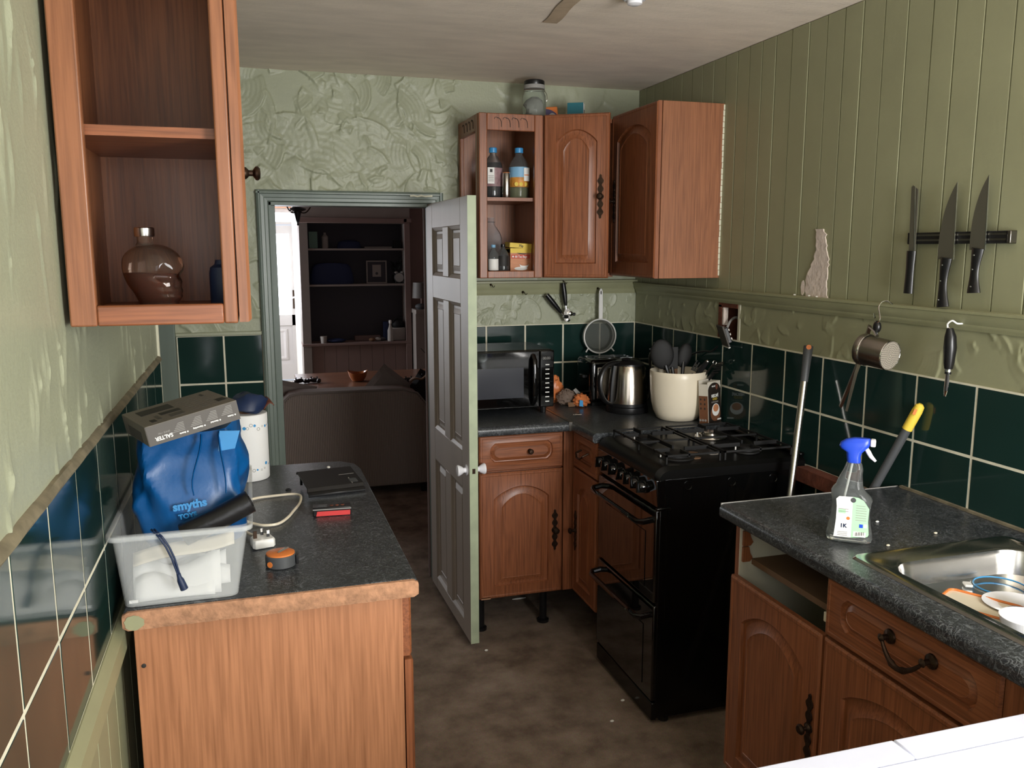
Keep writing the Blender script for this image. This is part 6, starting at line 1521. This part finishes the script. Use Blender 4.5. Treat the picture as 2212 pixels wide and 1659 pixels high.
for x0, x1 in ((0.0, 0.149), (1.131, 1.3)): B().box(x0, 5.5, 0.06, x1, 6.38, 0.56).make('arm', 'sofa_fabric', so, bevel=0.05, seg=4)
for px in (0.2, 1.05):
    for py in (5.45, 6.3): B().lathe([(0.02, 0), (0.025, 0.062)], (px, py, 0), 10).make('foot', 'black_plastic', so)
def cushion(label, c, sx_, sz_, rot, m_, tilt=10):
    b = B(); L = []
    n = 12
    def pt(u, v, s_): 
        x, z = (u-0.5)*2, (v-0.5)*2
        th = 0.055*(max(0, (1-x**4))*max(0, (1-z**4)))**0.45
        return (x*sx_*(1-0.06*(1-abs(x))*z*z), s_*th, z*sz_)
    b.grid(lambda u, v: pt(u, v, -1), n, n); b.grid(lambda u, v: pt(1-u, v, 1), n, n)
    b.xf(T3(*c) @ RX(tilt) @ RY(rot))
    return b.solo('cushion', m_, label, 'cushion', smooth=True)
cushion('striped grey cushion slumped at the left end of the sofa', (0.2, 5.74, 0.61), 0.17, 0.13, 14, 'cushion_grey')
cushion('grey cushion standing on its corner behind the sofa back', (0.86, 5.72, 0.6), 0.17, 0.17, 40, 'cushion_grey')
cushion('black cushion at the right end of the sofa', (1.13, 5.7, 0.62), 0.13, 0.13, 30, 'cushion_dark')
B().grid(lambda u, v: (1.0+0.14*u, 5.6+0.06*v, 0.712+0.05*u+0.012*math.sin(8*u)), 8, 4).solo('tan_throw', 'hardboard', 'tan cloth corner over the black cushion', 'cloth', smooth=True, solid=0.008)
# coffee table
ct = thing('coffee_table', 'brown wooden coffee table beyond the sofa', 'table', (0.85, 7.55, 0))
wood('walnut', (84, 56, 42), (128, 88, 66), 'x', 0.5, rough=0.3)
B().box(0.35, 7.1, 0.43, 1.7, 8.0, 0.46).make('table_top', 'walnut', ct, bevel=0.005)
B().box(0.42, 7.14, 0.36, 1.65, 7.96, 0.43).make('apron', 'walnut', ct)
for px in (0.42, 1.58):
    for py in (7.16, 7.9): B().box(px, py, 0, px+0.06, py+0.06, 0.36).make('leg', 'walnut', ct, bevel=0.004)
B().box(0.44, 7.18, 0.12, 1.6, 7.94, 0.14).make('lower_shelf', 'living_trim', ct)
def pad(label, x, y_, rz):
    t = thing('game_controller', label, 'controller', (x, y_, 0.461), (0, 0, R(rz)), world=False)
    B().ell((0, 0, 0.022), (0.05, 0.032, 0.02), 18, 10).make('body', 'black_gloss', t, smooth=True)
    for s_ in (-1, 1):
        B().ell((s_*0.045, -0.03, 0.02), (0.02, 0.035, 0.019), 14, 8).make('grip', 'black_gloss', t, smooth=True)
        B().lathe([(0.006, 0.035), (0.005, 0.046), (0.009, 0.049), (0.009, 0.052)], (s_*0.025, 0.0, 0), 12).make('thumbstick', 'black_plastic', t, smooth=True)
pad('black game controller on the table nearest the front door', 0.36, 7.42, 20)
pad('black game controller right of its twin on the table', 0.49, 7.43, -15)
pad('black game controller near the right end of the table', 1.27, 7.2, 10)
ob_ = thing('orange_bowl', 'amber glass bowl with wavy rim on the coffee table', 'bowl', (0.86, 7.4, 0.461))
mat('amber_bowl', (150, 84, 40), 0.2)
b = B(); L = []
for r_, z in ((0.035, 0.461), (0.05, 0.465), (0.072, 0.5), (0.088, 0.545), (0.084, 0.545), (0.068, 0.502), (0.045, 0.47)):
    L.append([(0.86+r_*math.cos(a), 7.4+r_*math.sin(a), z+(0.012*math.cos(2*a+0.4) if z > 0.52 else 0)) for a in [2*math.pi*i/28 for i in range(28)]])
b.loops(L).make('bowl', 'amber_bowl', ob_, smooth=True)
# shelf contents
SY = 8.74
def boxy(name, m_, label, cat, x0, x1, z0, z1, y0=SY, d=0.06, bevel=0.004): return B().box(x0, y0, z0, x1, y0+d, z1).solo(name, m_, label, cat, bevel=bevel)
mat('mint', (120, 156, 140), 0.6); mat('dusk_blue', (34, 48, 84), 0.7); mat('dim_white', (168, 164, 158), 0.7)
boxy('mint_box', 'mint', 'mint green box at the left end of the top alcove shelf', 'box', 0.575, 0.66, 1.605, 1.77)
bo = B().lathe([(0.03, 1.604), (0.032, 1.61), (0.032, 1.72), (0.012, 1.745), (0.012, 1.76)], (0.735, SY+0.04, 0), 16).solo('shelf_bottle', 'dim_white', 'small pale bottle next to the mint box on the top alcove shelf', 'bottle', smooth=True)
B().loops([[(0.97+(0.12)*math.cos(a)*s_, SY+0.03+0.06*math.sin(a)*s_, z) for a in [2*math.pi*i/20 for i in range(20)]] for z, s_ in ((1.604, 1.0), (1.63, 1.0), (1.67, 0.85), (1.685, 0.5))]).solo('folded_cloth', 'dusk_blue', 'dark folded cloth heap on the top alcove shelf', 'cloth', smooth=True)
boxy('flat_magazines', 'print_grey', 'thin pile of papers on the top alcove shelf', 'papers', 1.12, 1.4, 1.604, 1.622, d=0.12)
boxy('dark_tin', 'black_matt', 'dark tin at the right end of the top alcove shelf', 'tin', 1.42, 1.49, 1.604, 1.68)
b = B(); b.loops([[(0.785+rx*math.copysign(abs(math.cos(a))**0.6, math.cos(a)), SY+0.01+0.08*math.copysign(abs(math.sin(a))**0.6, math.sin(a)), z) for a in [2*math.pi*i/24 for i in range(24)]] for z, rx in ((1.252, 0.21), (1.27, 0.222), (1.35, 0.212), (1.42, 0.19), (1.45, 0.16), (1.46, 0.1))])
b.solo('blue_holdall', 'dusk_blue', 'dark blue rounded bag on the middle alcove shelf', 'bag', smooth=True)
pf = thing('picture_frame', 'white framed small picture on the middle alcove shelf', 'picture frame', (1.24, SY+0.04, 1.252))
fr = B(); open_frame(fr, T3(1.137, SY+0.03, 1.252), 0.207, 0.23, 0.015, 0.012, 0.012, 0.012); fr.make('frame', 'dim_white', pf)
B().box(1.149, SY+0.037, 1.264, 1.332, SY+0.042, 1.47).make('mount', 'living_blue', pf)
B().box(1.199, SY+0.034, 1.318, 1.286, SY+0.038, 1.44).make('picture', 'dim_white', pf)
B().ell((1.242, SY+0.0335, 1.352), (0.014, 0.001, 0.014), 12, 8).make('motif', 'grey_plastic', pf)
ac = thing('alarm_clock', 'white faced alarm clock on the middle alcove shelf', 'clock', (1.462, SY-0.03, 1.252))
B().lathe([(0.05, 0.03), (0.052, 0.0), (0.047, -0.004)], (1.462, SY-0.03, 1.31), 28, 'y').make('case', 'grey_plastic', ac, smooth=True)
B().lathe([(0.045, 0), (0.045, -0.003)], (1.462, SY-0.034, 1.31), 28, 'y').make('dial', 'dim_white', ac)
for s_ in (-1, 1):
    B().ell((1.462+s_*0.03, SY-0.02, 1.362), (0.018, 0.014, 0.012), 12, 6).make('bell', 'dim_white', ac, smooth=True)
    B().tube([(1.462+s_*0.03, SY-0.02, 1.275), (1.462+s_*0.04, SY-0.02, 1.252)], 0.005, 6).make('foot', 'grey_plastic', ac)
pl = thing('pot_plant', 'dark leafy plant behind the alarm clock', 'plant', (1.45, SY+0.08, 1.252))
B().lathe([(0.03, 1.252), (0.04, 1.33), (0.036, 1.33)], (1.45, SY+0.08, 0), 14).make('pot', 'black_matt', pl, smooth=True)
mat('leaf_dark', (34, 40, 34), 0.6)
for i in range(14):
    a = 2.4*i; r_ = 0.03+0.05*random.random(); z = 1.4+0.14*random.random()
    lf = B().prism([(0, 0), (0.012, 0.02), (0.01, 0.05), (0, 0.075), (-0.01, 0.05), (-0.012, 0.02)], 'y', -0.001, 0.001).xf(T3(1.45+0.3*r_*math.cos(a), SY+0.08+0.3*r_*math.sin(a), z-0.06) @ Matrix.Rotation(a, 4, 'Z') @ RY(30+40*random.random()))
    lf.make('leaf', 'leaf_dark', pl)
B().tube([(1.45, SY+0.08, 1.32), (1.45, SY+0.08, 1.46)], 0.005, 6).make('stem', 'leaf_dark', pl)
# counter items
B().lathe([(0.028, 0.671), (0.034, 0.74), (0.031, 0.74)], (0.675, 8.62, 0), 14).solo('paper_cup', 'dim_white', 'small white cup at the left of the alcove counter', 'cup', smooth=True)
b = B().ell((0.8, 8.65, 0.692), (0.1, 0.06, 0.022), 18, 8).solo('dark_tray', 'dusk_blue', 'dark oval tray on the alcove counter', 'tray', smooth=True)
boxy('shallow_box', 'living_wall', 'shallow open box on the alcove counter', 'box', 1.0, 1.26, 0.671, 0.72, y0=8.74, d=0.08)
for i, x in enumerate((1.16, 1.22, 1.27)):
    B().ell((x, 8.64+0.02*i, 0.69), (0.035, 0.03, 0.02), 10, 6).solo('trinket', ('hardboard', 'dim_white', 'grey_plastic')[i], ('brown trinket on the alcove counter', 'pale trinket between the other two on the counter', 'grey trinket beside the spray bottle on the counter')[i], 'trinket', smooth=True)
bk = thing('white_basket', 'white storage basket with dark bags at the right of the alcove counter', 'basket', (1.44, 8.7, 0.671))
B().box(1.365, 8.66, 0.671, 1.505, 8.8, 0.8).make('basket', 'dim_white', bk, bevel=0.006)
B().ell((1.44, 8.73, 0.83), (0.065, 0.06, 0.06), 14, 8).make('dark_bag', 'black_matt', bk, smooth=True)
B().tube(smooth_path([(1.38, 8.7, 0.85), (1.42, 8.7, 0.9), (1.49, 8.7, 0.92)]), 0.005, 6).make('strap', 'black_matt', bk, smooth=True)
B().box(1.29, 8.72, 0.671, 1.34, 8.78, 0.86).solo('dark_carton', 'dusk_blue', 'tall dark carton left of the white basket', 'carton', bevel=0.006)
ds = thing('pump_bottle', 'small pale pump bottle in front of the white basket', 'bottle', (1.345, 8.63, 0.671))
B().lathe([(0.028, 0.671), (0.03, 0.68), (0.028, 0.78), (0.012, 0.83), (0.01, 0.85)], (1.345, 8.63, 0), 16).make('body', 'dim_white', ds, smooth=True)
B().lathe([(0.014, 0.85), (0.014, 0.88), (0.006, 0.885)], (1.345, 8.63, 0), 12).make('cap', 'print_white', ds, smooth=True)
# lamp on the low shelf
lp_ = thing('table_lamp', 'small grey table lamp on the low shelf beside the alcove', 'lamp', (1.625, 8.42, 1.001))
B().ell((1.625, 8.42, 1.03), (0.06, 0.05, 0.03), 18, 8).make('base', 'grey_plastic', lp_, smooth=True)
B().tube([(1.625, 8.42, 1.05), (1.625, 8.42, 1.13)], 0.008, 8).make('stem', 'chrome', lp_, smooth=True)
B().lathe([(0.085, 1.115), (0.075, 1.27), (0.072, 1.27), (0.082, 1.115)], (1.625, 8.42, 0), 28, cap0=False, cap1=False).make('shade', 'carton_dark', lp_, smooth=True)
B().tube(smooth_path([(1.66, 8.41, 1.005), (1.68, 8.34, 0.99), (1.68, 8.34, 0.85), (1.72, 8.34, 0.7), (1.68, 8.34, 0.55), (1.6, 8.34, 0.62)]), 0.004, 6).make('flex', 'black_plastic', lp_, smooth=True)
B().box(1.6, 8.2, 0.0, 1.78, 8.34, 0.2).solo('floor_box', 'living_trim', 'pale box on the floor beside the alcove', 'box', bevel=0.005)
# hanging ornate light fitting
ch_ = thing('pendant_light', 'dark ornate pendant light just inside the living room', 'light', (0.3, 5.5, 1.74))
B().lathe([(0.002, 1.742), (0.007, 1.748), (0.005, 1.756), (0.012, 1.775), (0.02, 1.81), (0.026, 1.828), (0.05, 1.836), (0.053, 1.845), (0.03, 1.855), (0.022, 1.87), (0.026, 1.9), (0.012, 1.92), (0.006, 2.0), (0.006, 2.45)], (0.3, 5.5, 0), 20).make('body', 'black_plastic', ch_, smooth=True)
for i in range(3):
    a = R(100+120*i)
    B().tube(smooth_path([(0.3, 5.5, 1.83), (0.3+0.05*math.cos(a), 5.5+0.05*math.sin(a), 1.82), (0.3+0.09*math.cos(a), 5.5+0.09*math.sin(a), 1.87), (0.3+0.08*math.cos(a), 5.5+0.08*math.sin(a), 1.92)]), 0.004, 6).make('arm', 'antique_brass', ch_, smooth=True)
B().ell((0.263, 5.46, 1.83), (0.012, 0.012, 0.014), 10, 6).make('glass_drop', 'chrome', ch_, smooth=True)

struct(B().box(-2.18, 7.95, 0.8, -2.14, 8.0, 2.0).box(-2.18, 9.5, 0.8, -2.14, 9.55, 2.0).box(-2.18, 8.0, 0.8, -2.14, 9.5, 0.85).box(-2.18, 8.0, 1.95, -2.14, 9.5, 2.0), 'window_3', 'white_paint')
bpy.context.view_layer.update()
